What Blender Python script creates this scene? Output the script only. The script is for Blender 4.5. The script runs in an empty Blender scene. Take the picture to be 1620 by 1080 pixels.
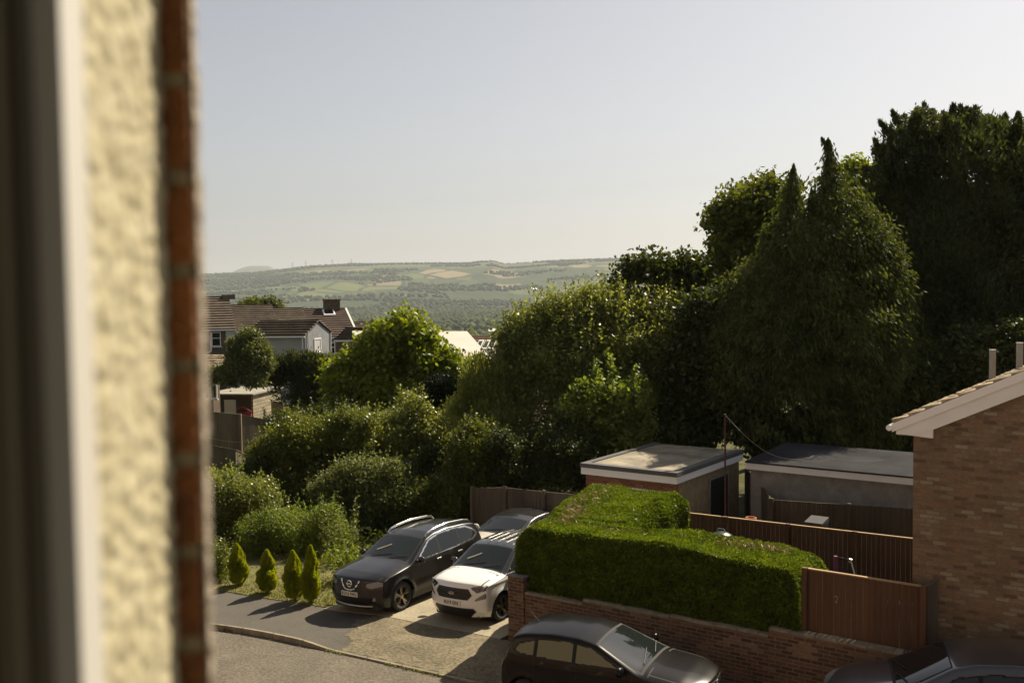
import bpy, math, random
import numpy as np
from mathutils import Vector, Matrix, Euler

random.seed(7); RNG = np.random.default_rng(11)
scn = bpy.context.scene
COL = scn.collection

# ------------------------------------------------------------------ camera, sky, sun
CAM_H = 7.9; FPX = 1575.0; ROLL = 0.013; PITCH = math.atan(78 / 1575)
cd = bpy.data.cameras.new("camera"); cam = bpy.data.objects.new("camera", cd); COL.objects.link(cam)
cd.lens = 35; cd.sensor_width = 36; cd.clip_start = 0.05; cd.clip_end = 40000
cd.dof.use_dof = True; cd.dof.focus_distance = 42; cd.dof.aperture_fstop = 3.4
cam.location = (0, 0, CAM_H)
cam.matrix_world = Matrix.Translation((0, 0, CAM_H)) @ Matrix.Rotation(math.pi / 2 - PITCH, 4, 'X') @ Matrix.Rotation(-ROLL, 4, 'Z')
scn.camera = cam
SUN_AZ = math.radians(40); SUN_EL = math.radians(44)
w = bpy.data.worlds.new("World"); scn.world = w; w.use_nodes = True
nt = w.node_tree; nt.nodes.clear()
sky = nt.nodes.new('ShaderNodeTexSky'); sky.sky_type = 'NISHITA'; sky.sun_disc = False
sky.sun_elevation = SUN_EL; sky.sun_rotation = SUN_AZ
sky.altitude = 80; sky.air_density = 1.0; sky.dust_density = 1.7; sky.ozone_density = 1.0
bg = nt.nodes.new('ShaderNodeBackground'); bg.inputs[1].default_value = 0.05
hsv = nt.nodes.new('ShaderNodeHueSaturation'); hsv.inputs['Saturation'].default_value = 0.42
wo = nt.nodes.new('ShaderNodeOutputWorld')
nt.links.new(sky.outputs[0], hsv.inputs['Color']); tint = nt.nodes.new('ShaderNodeMix'); tint.data_type = 'RGBA'; tint.blend_type = 'MULTIPLY'; tint.inputs[0].default_value = 1; tint.inputs[7].default_value = (1.03, 0.985, 0.955, 1); nt.links.new(hsv.outputs[0], tint.inputs[6]); nt.links.new(tint.outputs[2], bg.inputs[0]); nt.links.new(bg.outputs[0], wo.inputs[0])
ld = bpy.data.lights.new("sun", 'SUN'); sun = bpy.data.objects.new("sun", ld); COL.objects.link(sun)
ld.energy = 5.0; ld.angle = math.radians(0.5); ld.color = (1.0, 0.87, 0.66)
SDIR = Vector((math.cos(SUN_EL) * math.sin(SUN_AZ), math.cos(SUN_EL) * math.cos(SUN_AZ), math.sin(SUN_EL)))
sun.rotation_euler = SDIR.to_track_quat('Z', 'Y').to_euler(); sun.location = (20, 30, 60)
scn.view_settings.view_transform = 'Standard'; scn.view_settings.look = 'None'
scn.view_settings.exposure = 0.93; scn.view_settings.gamma = 1
scn.render.engine = 'CYCLES'
cy = scn.cycles; cy.max_bounces = 6; cy.diffuse_bounces = 3; cy.glossy_bounces = 3; cy.transmission_bounces = 4
cy.volume_bounces = 0; cy.transparent_max_bounces = 6; cy.use_denoising = True; cy.sample_clamp_indirect = 4

# ------------------------------------------------------------------ geometry helpers
def ray(px, py):
    A = px - 810; Bq = 540 - py
    c, s = math.cos(ROLL), math.sin(ROLL)
    a = (A * c + Bq * s) / FPX; b = (-A * s + Bq * c) / FPX
    return (a, math.cos(PITCH) + math.sin(PITCH) * b, -math.sin(PITCH) + math.cos(PITCH) * b)
def W(px, py, depth):
    r = ray(px, py); t = depth / r[1]
    return Vector((r[0] * t, depth, CAM_H + r[2] * t))
class Frame:
    """a horizontal frame turned by yaw; coordinates (a, b, z)"""
    def __init__(s, yaw):
        s.yaw = yaw; s.e = (math.cos(yaw), math.sin(yaw)); s.n = (-s.e[1], s.e[0])
    def l2w(s, a, b, z=0): return Vector((a * s.e[0] + b * s.n[0], a * s.e[1] + b * s.n[1], z))
    def w2l(s, p): return (p[0] * s.e[0] + p[1] * s.e[1], p[0] * s.n[0] + p[1] * s.n[1], p[2])
    def onb(s, px, py, b):
        r = ray(px, py); t = b / (r[0] * s.n[0] + r[1] * s.n[1]); return s.w2l((r[0] * t, r[1] * t, CAM_H + r[2] * t))
    def onz(s, px, py, z):
        r = ray(px, py); t = (z - CAM_H) / r[2]; return s.w2l((r[0] * t, r[1] * t, z))
ST = Frame(-0.62); WD = Frame(0.0); TF = Frame(-0.17)
UC = -17.63
def zgu(u): return 0.04 * max(-9.0, min(26.0, u - UC))
def zgw(x, y): return zgu(x * ST.e[0] + y * ST.e[1])

OFF = {}
def tagit(o, label=None, cat=None, group=None, kind=None):
    if label: o['label'] = label
    if cat: o['category'] = cat
    if group: o['group'] = group
    if kind: o['kind'] = kind
    return o
def thing(name, label, cat, at=(0, 0, 0), fr=WD, group=None):
    o = bpy.data.objects.new(name, None); COL.objects.link(o); o.empty_display_size = 0.2
    o.location = fr.l2w(*at); o.rotation_euler = (0, 0, fr.yaw); OFF[o.name] = tuple(at)
    return tagit(o, label, cat, group)
def mesh_arrays(name, V, Q, mats, midx=None, smooth=False):
    """V (n,3) array, Q (m,k) array of equal polygons"""
    V = np.asarray(V, dtype=np.float32); Q = np.asarray(Q, dtype=np.int32)
    me = bpy.data.meshes.new(name); k = Q.shape[1]
    me.vertices.add(len(V)); me.vertices.foreach_set('co', V.ravel())
    me.loops.add(Q.size); me.loops.foreach_set('vertex_index', Q.ravel())
    me.polygons.add(len(Q)); me.polygons.foreach_set('loop_start', np.arange(0, Q.size, k, dtype=np.int32))
    for m in mats: me.materials.append(m)
    if midx is not None: me.polygons.foreach_set('material_index', np.asarray(midx, dtype=np.int32))
    me.update(calc_edges=True)
    if smooth: me.polygons.foreach_set('use_smooth', np.ones(len(Q), dtype=bool))
    return me
def link(name, me, parent=None, at=None, fr=WD):
    o = bpy.data.objects.new(name, me); COL.objects.link(o)
    if parent is not None: o.parent = parent; OFF[o.name] = OFF.get(parent.name, (0, 0, 0))
    elif at is not None: o.location = fr.l2w(*at); o.rotation_euler = (0, 0, fr.yaw); OFF[o.name] = tuple(at)
    return o
class MB:
    def __init__(s): s.v = []; s.f = []; s.m = []
    def add(s, vs, fs, m=0):
        n = len(s.v); s.v += [tuple(p) for p in vs]
        for f in fs: s.f.append([i + n for i in f]); s.m.append(m)
        return s
    def box(s, x0, x1, y0, y1, z0, z1, m=0):
        return s.add([(x0, y0, z0), (x1, y0, z0), (x1, y1, z0), (x0, y1, z0), (x0, y0, z1), (x1, y0, z1), (x1, y1, z1), (x0, y1, z1)],
                     [(0, 3, 2, 1), (4, 5, 6, 7), (0, 1, 5, 4), (1, 2, 6, 5), (2, 3, 7, 6), (3, 0, 4, 7)], m)
    def prism(s, poly, z0, z1, m=0):
        n = len(poly); Z0 = z0 if hasattr(z0, '__len__') else [z0] * n; Z1 = z1 if hasattr(z1, '__len__') else [z1] * n
        vs = [(p[0], p[1], Z0[i]) for i, p in enumerate(poly)] + [(p[0], p[1], Z1[i]) for i, p in enumerate(poly)]
        fs = [list(range(n))[::-1], list(range(n, 2 * n))] + [(i, (i + 1) % n, n + (i + 1) % n, n + i) for i in range(n)]
        return s.add(vs, fs, m)
    def slab(s, pts, n, t, m=0):
        """polygon pts (3D) thickened by t along -n"""
        k = len(pts); n = Vector(n).normalized(); P = [Vector(p) for p in pts]; Qp = [p - n * t for p in P]
        return s.add(P + Qp, [list(range(k)), list(range(k, 2 * k))[::-1]] + [(i, k + i, k + (i + 1) % k, (i + 1) % k) for i in range(k)], m)
    def tube(s, p0, p1, r0, r1=None, n=8, m=0, caps=True):
        r1 = r0 if r1 is None else r1; p0 = Vector(p0); p1 = Vector(p1); d = (p1 - p0)
        if d.length < 1e-6: return s
        d.normalize(); a = d.orthogonal().normalized(); b = d.cross(a)
        vs = []
        for p, r in ((p0, r0), (p1, r1)):
            for i in range(n):
                t = 2 * math.pi * i / n; vs.append(p + a * (r * math.cos(t)) + b * (r * math.sin(t)))
        fs = [(i, (i + 1) % n, n + (i + 1) % n, n + i) for i in range(n)]
        if caps: fs += [list(range(n))[::-1], list(range(n, 2 * n))]
        return s.add(vs, fs, m)
    def path(s, pts, r, n=6, m=0):
        R = r if hasattr(r, '__len__') else [r] * len(pts)
        for i in range(len(pts) - 1): s.tube(pts[i], pts[i + 1], R[i], R[i + 1], n, m, caps=(len(pts) == 2))
        return s
    def lathe(s, prof, c, axis='z', n=32, m=0, close=False):
        """prof: list of (r, h); axis of revolution through c"""
        vs = []
        for r, h in prof:
            for i in range(n):
                t = 2 * math.pi * i / n; a, b = r * math.cos(t), r * math.sin(t)
                vs.append((c[0] + a, c[1] + b, c[2] + h) if axis == 'z' else ((c[0] + a, c[1] + h, c[2] + b)))
        fs = []; k = len(prof)
        for j in range(k if close else k - 1):
            j2 = (j + 1) % k
            for i in range(n): fs.append((j * n + i, j * n + (i + 1) % n, j2 * n + (i + 1) % n, j2 * n + i))
        return s.add(vs, fs, m)
    def mesh(s, name, mats, off=(0, 0, 0), smooth=False):
        me = bpy.data.meshes.new(name)
        me.from_pydata([(p[0] - off[0], p[1] - off[1], p[2] - off[2]) for p in s.v], [], s.f)
        mats = mats if isinstance(mats, (list, tuple)) else [mats]
        for m in mats: me.materials.append(m)
        if len(mats) > 1: me.polygons.foreach_set('material_index', s.m)
        if smooth: me.polygons.foreach_set('use_smooth', [True] * len(me.polygons))
        me.validate(); me.update(); return me
    def part(s, name, mats, parent, label=None, smooth=False, kind=None):
        o = link(name, s.mesh(name, mats, OFF.get(parent.name, (0, 0, 0)), smooth), parent)
        return tagit(o, label, None, None, kind)
    def solo(s, name, mats, label, cat, at, fr=WD, group=None, smooth=False):
        return tagit(link(name, s.mesh(name, mats, at, smooth), None, at, fr), label, cat, group)
    def struct(s, name, mats, at=(0, 0, 0), fr=WD, kind='structure', smooth=False):
        return tagit(link(name, s.mesh(name, mats, at, smooth), None, at, fr), kind=kind)
def bevel(o, wd=0.01, seg=2):
    m = o.modifiers.new('bevel', 'BEVEL'); m.width = wd; m.segments = seg; m.limit_method = 'ANGLE'; return o

# ------------------------------------------------------------------ materials
def newmat(name):
    m = bpy.data.materials.new(name); m.use_nodes = True; nt = m.node_tree; nt.nodes.clear()
    out = nt.nodes.new('ShaderNodeOutputMaterial'); bs = nt.nodes.new('ShaderNodeBsdfPrincipled')
    nt.links.new(bs.outputs[0], out.inputs[0]); return m, nt, bs, out
def N(nt, t, **kw):
    n = nt.nodes.new('ShaderNode' + t)
    for k, v in kw.items():
        if k in n.inputs: n.inputs[k].default_value = v
        else: setattr(n, k, v)
    return n
def ramp(nt, stops, interp='LINEAR'):
    r = nt.nodes.new('ShaderNodeValToRGB'); cr = r.color_ramp; cr.interpolation = interp
    while len(cr.elements) < len(stops): cr.elements.new(0.5)
    for e, (p, c) in zip(cr.elements, stops): e.position = p; e.color = (c[0], c[1], c[2], 1)
    return r
def mat(name, col, rough=0.8, var=0.25, scale=4.0, bump=0.0, bscale=30.0, metal=0.0, coat=0.0, spec=0.5, col2=None, detail=6, coords='Object', stretch=None, fine=0.0):
    m, nt, bs, out = newmat(name); L = nt.links.new
    tc = N(nt, 'TexCoord'); src = tc.outputs[coords]
    if stretch:
        mp = N(nt, 'Mapping'); mp.inputs['Scale'].default_value = stretch; L(src, mp.inputs[0]); src = mp.outputs[0]
    n1 = N(nt, 'TexNoise', Scale=scale, Detail=detail, Roughness=0.62); L(src, n1.inputs['Vector'])
    c2 = col2 or tuple(min(1, c * (1 + var)) for c in col); c1 = tuple(c * (1 - var) for c in col)
    r = ramp(nt, [(0.32, c1), (0.68, c2)]); L(n1.outputs[0], r.inputs[0]); cs = r.outputs[0]
    if fine:
        nf = N(nt, 'TexNoise', Scale=bscale, Detail=3); L(src, nf.inputs['Vector'])
        rf = ramp(nt, [(0.35, (1 - fine,) * 3), (0.65, (1 + fine * 0.0 + 0.0,) * 3)]); L(nf.outputs[0], rf.inputs[0])
        mx = N(nt, 'Mix', data_type='RGBA', blend_type='MULTIPLY'); mx.inputs[0].default_value = 1
        L(cs, mx.inputs[6]); L(rf.outputs[0], mx.inputs[7]); cs = mx.outputs[2]
    L(cs, bs.inputs['Base Color'])
    bs.inputs['Roughness'].default_value = rough; bs.inputs['Metallic'].default_value = metal
    bs.inputs['Coat Weight'].default_value = coat; bs.inputs['Coat Roughness'].default_value = 0.04
    bs.inputs['Specular IOR Level'].default_value = spec
    if bump:
        nb = N(nt, 'TexNoise', Scale=bscale, Detail=4); L(src, nb.inputs['Vector'])
        b = N(nt, 'Bump', Strength=min(1, bump), Distance=0.02 * max(1, bump)); L(nb.outputs[0], b.inputs['Height']); L(b.outputs[0], bs.inputs['Normal'])
    return m
def brickmat(name, stops, mortar=(0.25, 0.22, 0.18), bw=0.225, rh=0.075, ms=0.01, dirt=0.35, rough=0.85, warp=0.004):
    m, nt, bs, out = newmat(name); L = nt.links.new
    tc = N(nt, 'TexCoord'); sp = N(nt, 'SeparateXYZ'); L(tc.outputs['Object'], sp.inputs[0])
    ad = N(nt, 'Math', operation='ADD'); L(sp.outputs[0], ad.inputs[0]); L(sp.outputs[1], ad.inputs[1])
    cb = N(nt, 'CombineXYZ'); L(ad.outputs[0], cb.inputs[0]); L(sp.outputs[2], cb.inputs[1])
    nz = N(nt, 'TexNoise', Scale=3.0, Detail=4); L(cb.outputs[0], nz.inputs['Vector'])
    vm = N(nt, 'VectorMath', operation='SCALE'); vm.inputs['Scale'].default_value = warp; L(nz.outputs[1], vm.inputs[0])
    va = N(nt, 'VectorMath', operation='ADD'); L(cb.outputs[0], va.inputs[0]); L(vm.outputs[0], va.inputs[1])
    br = N(nt, 'TexBrick', Scale=1.0); L(va.outputs[0], br.inputs['Vector'])
    br.inputs['Color1'].default_value = (0, 0, 0, 1); br.inputs['Color2'].default_value = (1, 1, 1, 1); br.inputs['Mortar'].default_value = (0.5, 0.5, 0.5, 1)
    br.inputs['Mortar Size'].default_value = ms; br.inputs['Mortar Smooth'].default_value = 0.2; br.inputs['Bias'].default_value = 0
    br.inputs['Brick Width'].default_value = bw; br.inputs['Row Height'].default_value = rh
    r = ramp(nt, stops); L(br.outputs[0], r.inputs[0])
    n2 = N(nt, 'TexNoise', Scale=1.3, Detail=8, Roughness=0.7); L(tc.outputs['Object'], n2.inputs['Vector'])
    r2 = ramp(nt, [(0.3, (1 - dirt,) * 3), (0.7, (1.0,) * 3)]); L(n2.outputs[0], r2.inputs[0])
    mm = N(nt, 'Mix', data_type='RGBA'); L(br.outputs['Fac'], mm.inputs[0]); L(r.outputs[0], mm.inputs[6]); mm.inputs[7].default_value = (*mortar, 1)
    mx = N(nt, 'Mix', data_type='RGBA', blend_type='MULTIPLY'); mx.inputs[0].default_value = 1; L(mm.outputs[2], mx.inputs[6]); L(r2.outputs[0], mx.inputs[7])
    n3 = N(nt, 'TexNoise', Scale=14.0, Detail=6, Roughness=0.7); mp3 = N(nt, 'Mapping'); mp3.inputs['Scale'].default_value = (1, 1, 2.6); L(tc.outputs['Object'], mp3.inputs[0]); L(mp3.outputs[0], n3.inputs['Vector'])
    r3 = ramp(nt, [(0.25, (0.6,) * 3), (0.5, (1.0,) * 3), (0.75, (1.45, 1.4, 1.3))]); L(n3.outputs[0], r3.inputs[0])
    mx3 = N(nt, 'Mix', data_type='RGBA', blend_type='MULTIPLY'); mx3.inputs[0].default_value = 1; L(mx.outputs[2], mx3.inputs[6]); L(r3.outputs[0], mx3.inputs[7])
    L(mx3.outputs[2], bs.inputs['Base Color']); bs.inputs['Roughness'].default_value = rough
    nb = N(nt, 'TexNoise', Scale=60, Detail=3); L(tc.outputs['Object'], nb.inputs['Vector'])
    hm = N(nt, 'Math', operation='MULTIPLY_ADD'); L(nb.outputs[0], hm.inputs[0]); hm.inputs[1].default_value = 0.35
    inv = N(nt, 'Math', operation='SUBTRACT'); inv.inputs[0].default_value = 1; L(br.outputs['Fac'], inv.inputs[1]); L(inv.outputs[0], hm.inputs[2])
    b = N(nt, 'Bump', Strength=0.8, Distance=0.008); L(hm.outputs[0], b.inputs['Height']); L(b.outputs[0], bs.inputs['Normal'])
    return m
def leafmat(name, c1, c2, trans=0.42, tcol=None, vscale=0.6, rough=0.5, spec=0.25):
    """per-leaf colour variation, light shines through the leaf"""
    m, nt, bs, out = newmat(name); L = nt.links.new
    g = N(nt, 'NewGeometry'); r = ramp(nt, [(0.0, c1), (1.0, c2)]); L(g.outputs['Random Per Island'], r.inputs[0])
    tc = N(nt, 'TexCoord'); nz = N(nt, 'TexNoise', Scale=vscale, Detail=3); L(tc.outputs['Object'], nz.inputs['Vector'])
    r2 = ramp(nt, [(0.3, (0.62, 0.66, 0.6)), (0.7, (1.25, 1.2, 1.0))]); L(nz.outputs[0], r2.inputs[0])
    mx = N(nt, 'Mix', data_type='RGBA', blend_type='MULTIPLY'); mx.inputs[0].default_value = 1; L(r.outputs[0], mx.inputs[6]); L(r2.outputs[0], mx.inputs[7])
    L(mx.outputs[2], bs.inputs['Base Color']); bs.inputs['Roughness'].default_value = rough; bs.inputs['Specular IOR Level'].default_value = spec
    tr = N(nt, 'BsdfTranslucent'); tcn = N(nt, 'Mix', data_type='RGBA', blend_type='MULTIPLY'); tcn.inputs[0].default_value = 1
    tcn.inputs[7].default_value = (*(tcol or (1.5, 1.55, 0.6)), 1); L(mx.outputs[2], tcn.inputs[6]); L(tcn.outputs[2], tr.inputs[0])
    ms = N(nt, 'MixShader'); ms.inputs[0].default_value = trans; L(bs.outputs[0], ms.inputs[1]); L(tr.outputs[0], ms.inputs[2]); L(ms.outputs[0], out.inputs[0])
    return m
def plain(name, col, rough=0.5, metal=0.0, coat=0.0, spec=0.5, emit=None):
    m, nt, bs, out = newmat(name)
    bs.inputs['Base Color'].default_value = (*col, 1); bs.inputs['Roughness'].default_value = rough; bs.inputs['Metallic'].default_value = metal
    bs.inputs['Coat Weight'].default_value = coat; bs.inputs['Coat Roughness'].default_value = 0.03; bs.inputs['Specular IOR Level'].default_value = spec
    return m
def stripemat(name, col, period, axis=0, depth=0.45, rough=0.85, var=0.3, vertical=True, gap=0.06):
    """timber boards: dark joints every `period` metres along an object axis, grain along z"""
    m, nt, bs, out = newmat(name); L = nt.links.new
    tc = N(nt, 'TexCoord'); sp = N(nt, 'SeparateXYZ'); L(tc.outputs['Object'], sp.inputs[0])
    if axis == 2: src = sp.outputs[2]
    else:
        ad = N(nt, 'Math', operation='ADD'); L(sp.outputs[0], ad.inputs[0]); L(sp.outputs[1], ad.inputs[1]); src = ad.outputs[0]
    dv = N(nt, 'Math', operation='DIVIDE'); L(src, dv.inputs[0]); dv.inputs[1].default_value = period
    fr = N(nt, 'Math', operation='FRACT'); L(dv.outputs[0], fr.inputs[0])
    fl = N(nt, 'Math', operation='FLOOR'); L(dv.outputs[0], fl.inputs[0])
    wn = N(nt, 'TexWhiteNoise', noise_dimensions='1D'); L(fl.outputs[0], wn.inputs['W'])
    r = ramp(nt, [(0.0, tuple(c * (1 - var) for c in col)), (1.0, tuple(c * (1 + var) for c in col))]); L(wn.outputs[0], r.inputs[0])
    mp = N(nt, 'Mapping'); mp.inputs['Scale'].default_value = (22, 22, 1.6) if axis != 2 else (1.6, 1.6, 22); L(tc.outputs['Object'], mp.inputs[0])
    nz = N(nt, 'TexNoise', Scale=1.0, Detail=6); L(mp.outputs[0], nz.inputs['Vector'])
    r2 = ramp(nt, [(0.25, (0.62,) * 3), (0.75, (1.15,) * 3)]); L(nz.outputs[0], r2.inputs[0])
    mx = N(nt, 'Mix', data_type='RGBA', blend_type='MULTIPLY'); mx.inputs[0].default_value = 1; L(r.outputs[0], mx.inputs[6]); L(r2.outputs[0], mx.inputs[7])
    g = ramp(nt, [(0.0, (1 - depth * 1.6,) * 3), (gap, (1,) * 3), (1 - gap, (1,) * 3), (1.0, (1 - depth * 1.6,) * 3)]); L(fr.outputs[0], g.inputs[0])
    m2 = N(nt, 'Mix', data_type='RGBA', blend_type='MULTIPLY'); m2.inputs[0].default_value = 1; L(mx.outputs[2], m2.inputs[6]); L(g.outputs[0], m2.inputs[7])
    L(m2.outputs[2], bs.inputs['Base Color']); bs.inputs['Roughness'].default_value = rough
    b = N(nt, 'Bump', Strength=0.7, Distance=0.01); L(g.outputs[0], b.inputs['Height']); L(b.outputs[0], bs.inputs['Normal'])
    return m
WHITE = mat('white_paint', (0.80, 0.80, 0.79), 0.5, 0.06, 2.0)
UPVC = plain('white_upvc', (0.82, 0.82, 0.82), 0.35)
GLASS = plain('dark_window_glass', (0.015, 0.018, 0.02), 0.05, 0, 0, 0.8)
BLACKP = plain('black_plastic', (0.012, 0.012, 0.012), 0.55)
# ------------------------------------------------------------------ terrain
def vnoise(x, y, seed=0):
    """smooth value noise, arrays"""
    xi = np.floor(x).astype(np.int64); yi = np.floor(y).astype(np.int64); fx = x - xi; fy = y - yi
    fx = fx * fx * (3 - 2 * fx); fy = fy * fy * (3 - 2 * fy)
    def h(a, b):
        n = (a * 374761393 + b * 668265263 + seed * 974634777) & 0x7fffffff
        n = ((n ^ (n >> 13)) * 1274126177) & 0x7fffffff
        return ((n ^ (n >> 16)) & 0xffff) / 65535.0
    return (h(xi, yi) * (1 - fx) + h(xi + 1, yi) * fx) * (1 - fy) + (h(xi, yi + 1) * (1 - fx) + h(xi + 1, yi + 1) * fx) * fy
def fbm(x, y, o=4, seed=0):
    s = 0; a = 0.5
    for i in range(o): s = s + a * (vnoise(x * 2 ** i, y * 2 ** i, seed + i) - 0.5); a *= 0.5
    return s
def sstep(a, b, x):
    t = np.clip((x - a) / (b - a), 0, 1); return t * t * (3 - 2 * t)
HP = np.array([-4000, 0, 320, 400, 440, 500, 560, 640, 700, 740, 765, 782, 800, 860, 970, 1100, 1300, 1700, 6000], float)
HE = np.array([30, 30, 32, 33, 37, 44, 46, 46, 46, 46, 49, 49, 44, 47, 49, 48, 44, 38, 30], float)
def terrain_z(x, y):
    r = np.hypot(x, y); az = np.arctan2(x, y)
    u = x * ST.e[0] + y * ST.e[1]; v = x * ST.n[0] + y * ST.n[1]
    near = 0.04 * np.clip(u - UC, -9, 26)
    near = near - np.where((v < 17.6), 0.3, 0.03)
    front = np.where(np.abs(az) < 1.45, az, np.sign(az) * 1.45)
    P = 810 + FPX * np.tan(front); ridge = np.interp(P, HP, HE) / FPX
    R0 = 6500 + 500 * fbm(az * 6, az * 0 + 3, 3, 5)
    zr = ridge * R0 + 7.9
    floor_ = -58 + 16 * fbm(x / 420, y / 420, 4, 9)
    z = near * (1 - sstep(90, 200, r)) + (-13) * sstep(90, 260, r)
    z = z + (floor_ + 13) * sstep(240, 1150, r)
    t = np.clip((r - 3300) / (R0 - 3300), 0, 1)
    prof = 0.42 * t + 0.58 * t * t * (3 - 2 * t) + 0.30 * fbm(x / 900, y / 900, 4, 21) * np.sin(np.pi * np.clip(t, 0, 1)) 
    up = floor_ + (zr - floor_) * np.clip(prof, 0, 1.2)
    z = np.where(r > 3300, up, z)
    back = zr - 90 * sstep(R0, R0 + 2500, r)
    z = np.where(r > R0, back, z)
    plate = (np.interp(P, [350, 366, 384, 396, 428, 440, 470], [28, 34, 42, 45, 45, 38, 28])) / FPX * r + 7.9
    far = np.where((P > 345) & (P < 475), sstep(10500, 11500, r) * np.maximum(plate - back, 0), 0)
    z = z + np.where(r > 10500, far, 0)
    z = z + np.where((r < 70) & (r > 0), 0, 0)
    return z
rad = np.concatenate([[0.5], np.geomspace(2, 90, 50), np.geomspace(95, 3200, 70), np.linspace(3260, 7000, 90), np.geomspace(7150, 14500, 28)])
az = np.concatenate([np.arange(-180, -40, 4.0), np.arange(-40, 40, 0.16), np.arange(40, 180, 4.0)]) * math.pi / 180
nr, na = len(rad), len(az)
RR, AA = np.meshgrid(rad, az, indexing='ij'); X = RR * np.sin(AA); Y = RR * np.cos(AA); Z = terrain_z(X, Y)
V = np.stack([X, Y, Z], -1).reshape(-1, 3)
I, J = np.meshgrid(np.arange(nr - 1), np.arange(na), indexing='ij'); J2 = (J + 1) % na
Q = np.stack([I * na + J, I * na + J2, (I + 1) * na + J2, (I + 1) * na + J], -1).reshape(-1, 4)
def terrain_mat():
    m, nt, bs, out = newmat('countryside'); L = nt.links.new
    tc = N(nt, 'TexCoord'); P = tc.outputs['Object']
    nzw = N(nt, 'TexNoise', Scale=0.004, Detail=4); L(P, nzw.inputs['Vector'])
    vs = N(nt, 'VectorMath', operation='SCALE'); vs.inputs['Scale'].default_value = 70.0; L(nzw.outputs[1], vs.inputs[0])
    va = N(nt, 'VectorMath', operation='ADD'); L(P, va.inputs[0]); L(vs.outputs[0], va.inputs[1])
    mp = N(nt, 'Mapping'); mp.inputs['Scale'].default_value = (1 / 150, 1 / 330, 0); mp.inputs['Rotation'].default_value = (0, 0, 0.35); L(va.outputs[0], mp.inputs[0])
    vo = N(nt, 'TexVoronoi', Scale=1.0, feature='F1', distance='CHEBYCHEV'); L(mp.outputs[0], vo.inputs['Vector'])
    ve = N(nt, 'TexVoronoi', Scale=1.0, feature='DISTANCE_TO_EDGE'); L(mp.outputs[0], ve.inputs['Vector'])
    sc = N(nt, 'SeparateColor'); L(vo.outputs['Color'], sc.inputs[0])
    fld = ramp(nt, [(0.0, (0.045, 0.062, 0.022)), (0.22, (0.088, 0.105, 0.034)), (0.42, (0.055, 0.075, 0.026)), (0.56, (0.165, 0.14, 0.075)), (0.70, (0.10, 0.115, 0.038)), (0.84, (0.20, 0.165, 0.09))], 'CONSTANT'); L(sc.outputs[0], fld.inputs[0])
    hedge = ramp(nt, [(0.0, (0, 0, 0)), (0.05, (0, 0, 0)), (0.08, (1, 1, 1))]); L(ve.outputs['Distance'], hedge.inputs[0])
    wood = (0.026, 0.040, 0.014, 1)
    m1 = N(nt, 'Mix', data_type='RGBA'); L(hedge.outputs[0], m1.inputs[0]); m1.inputs[6].default_value = wood; L(fld.outputs[0], m1.inputs[7])
    # woods: large noise plus a wooded west and valley floor
    nw = N(nt, 'TexNoise', Scale=0.0016, Detail=6, Roughness=0.6); L(P, nw.inputs['Vector'])
    sp = N(nt, 'SeparateXYZ'); L(P, sp.inputs[0])
    mz = N(nt, 'MapRange'); mz.inputs[1].default_value = -50; mz.inputs[2].default_value = 5; mz.inputs[3].default_value = 0.25; mz.inputs[4].default_value = 0.0; L(sp.outputs[2], mz.inputs[0])
    mx_ = N(nt, 'MapRange'); mx_.inputs[1].default_value = -2100; mx_.inputs[2].default_value = -900; mx_.inputs[3].default_value = 0.14; mx_.inputs[4].default_value = 0.0; L(sp.outputs[0], mx_.inputs[0])
    a1 = N(nt, 'Math', operation='ADD'); L(nw.outputs[0], a1.inputs[0]); L(mz.outputs[0], a1.inputs[1])
    a2 = N(nt, 'Math', operation='ADD'); L(a1.outputs[0], a2.inputs[0]); L(mx_.outputs[0], a2.inputs[1])
    wr = ramp(nt, [(0.50, (0, 0, 0)), (0.53, (1, 1, 1))]); L(a2.outputs[0], wr.inputs[0])
    wn = N(nt, 'TexNoise', Scale=0.05, Detail=5); L(P, wn.inputs['Vector'])
    wc = ramp(nt, [(0.3, (0.018, 0.028, 0.011)), (0.7, (0.05, 0.07, 0.024))]); L(wn.outputs[0], wc.inputs[0])
    m2 = N(nt, 'Mix', data_type='RGBA'); L(wr.outputs[0], m2.inputs[0]); L(m1.outputs[2], m2.inputs[6]); L(wc.outputs[0], m2.inputs[7])
    # high moor
    mt = N(nt, 'MapRange'); mt.inputs[1].default_value = 140; mt.inputs[2].default_value = 175; L(sp.outputs[2], mt.inputs[0])
    m3 = N(nt, 'Mix', data_type='RGBA'); L(mt.outputs[0], m3.inputs[0]); L(m2.outputs[2], m3.inputs[6]); m3.inputs[7].default_value = (0.07, 0.085, 0.035, 1)
    # near garden ground: rough grass and soil
    d = N(nt, 'VectorMath', operation='LENGTH'); L(P, d.inputs[0])
    dn = N(nt, 'MapRange'); dn.inputs[1].default_value = 90; dn.inputs[2].default_value = 160; L(d.outputs['Value'], dn.inputs[0])
    gn = N(nt, 'TexNoise', Scale=0.9, Detail=8); L(P, gn.inputs['Vector'])
    gc = ramp(nt, [(0.35, (0.035, 0.042, 0.014)), (0.6, (0.09, 0.085, 0.035))]); L(gn.outputs[0], gc.inputs[0])
    m4 = N(nt, 'Mix', data_type='RGBA'); L(dn.outputs[0], m4.inputs[0]); L(gc.outputs[0], m4.inputs[6]); L(m3.outputs[2], m4.inputs[7])
    L(m4.outputs[2], bs.inputs['Base Color']); bs.inputs['Roughness'].default_value = 1; bs.inputs['Specular IOR Level'].default_value = 0.1
    return m
me = mesh_arrays('terrain', V, Q, [terrain_mat()], smooth=True)
tagit(link('terrain', me), kind='structure')

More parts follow.
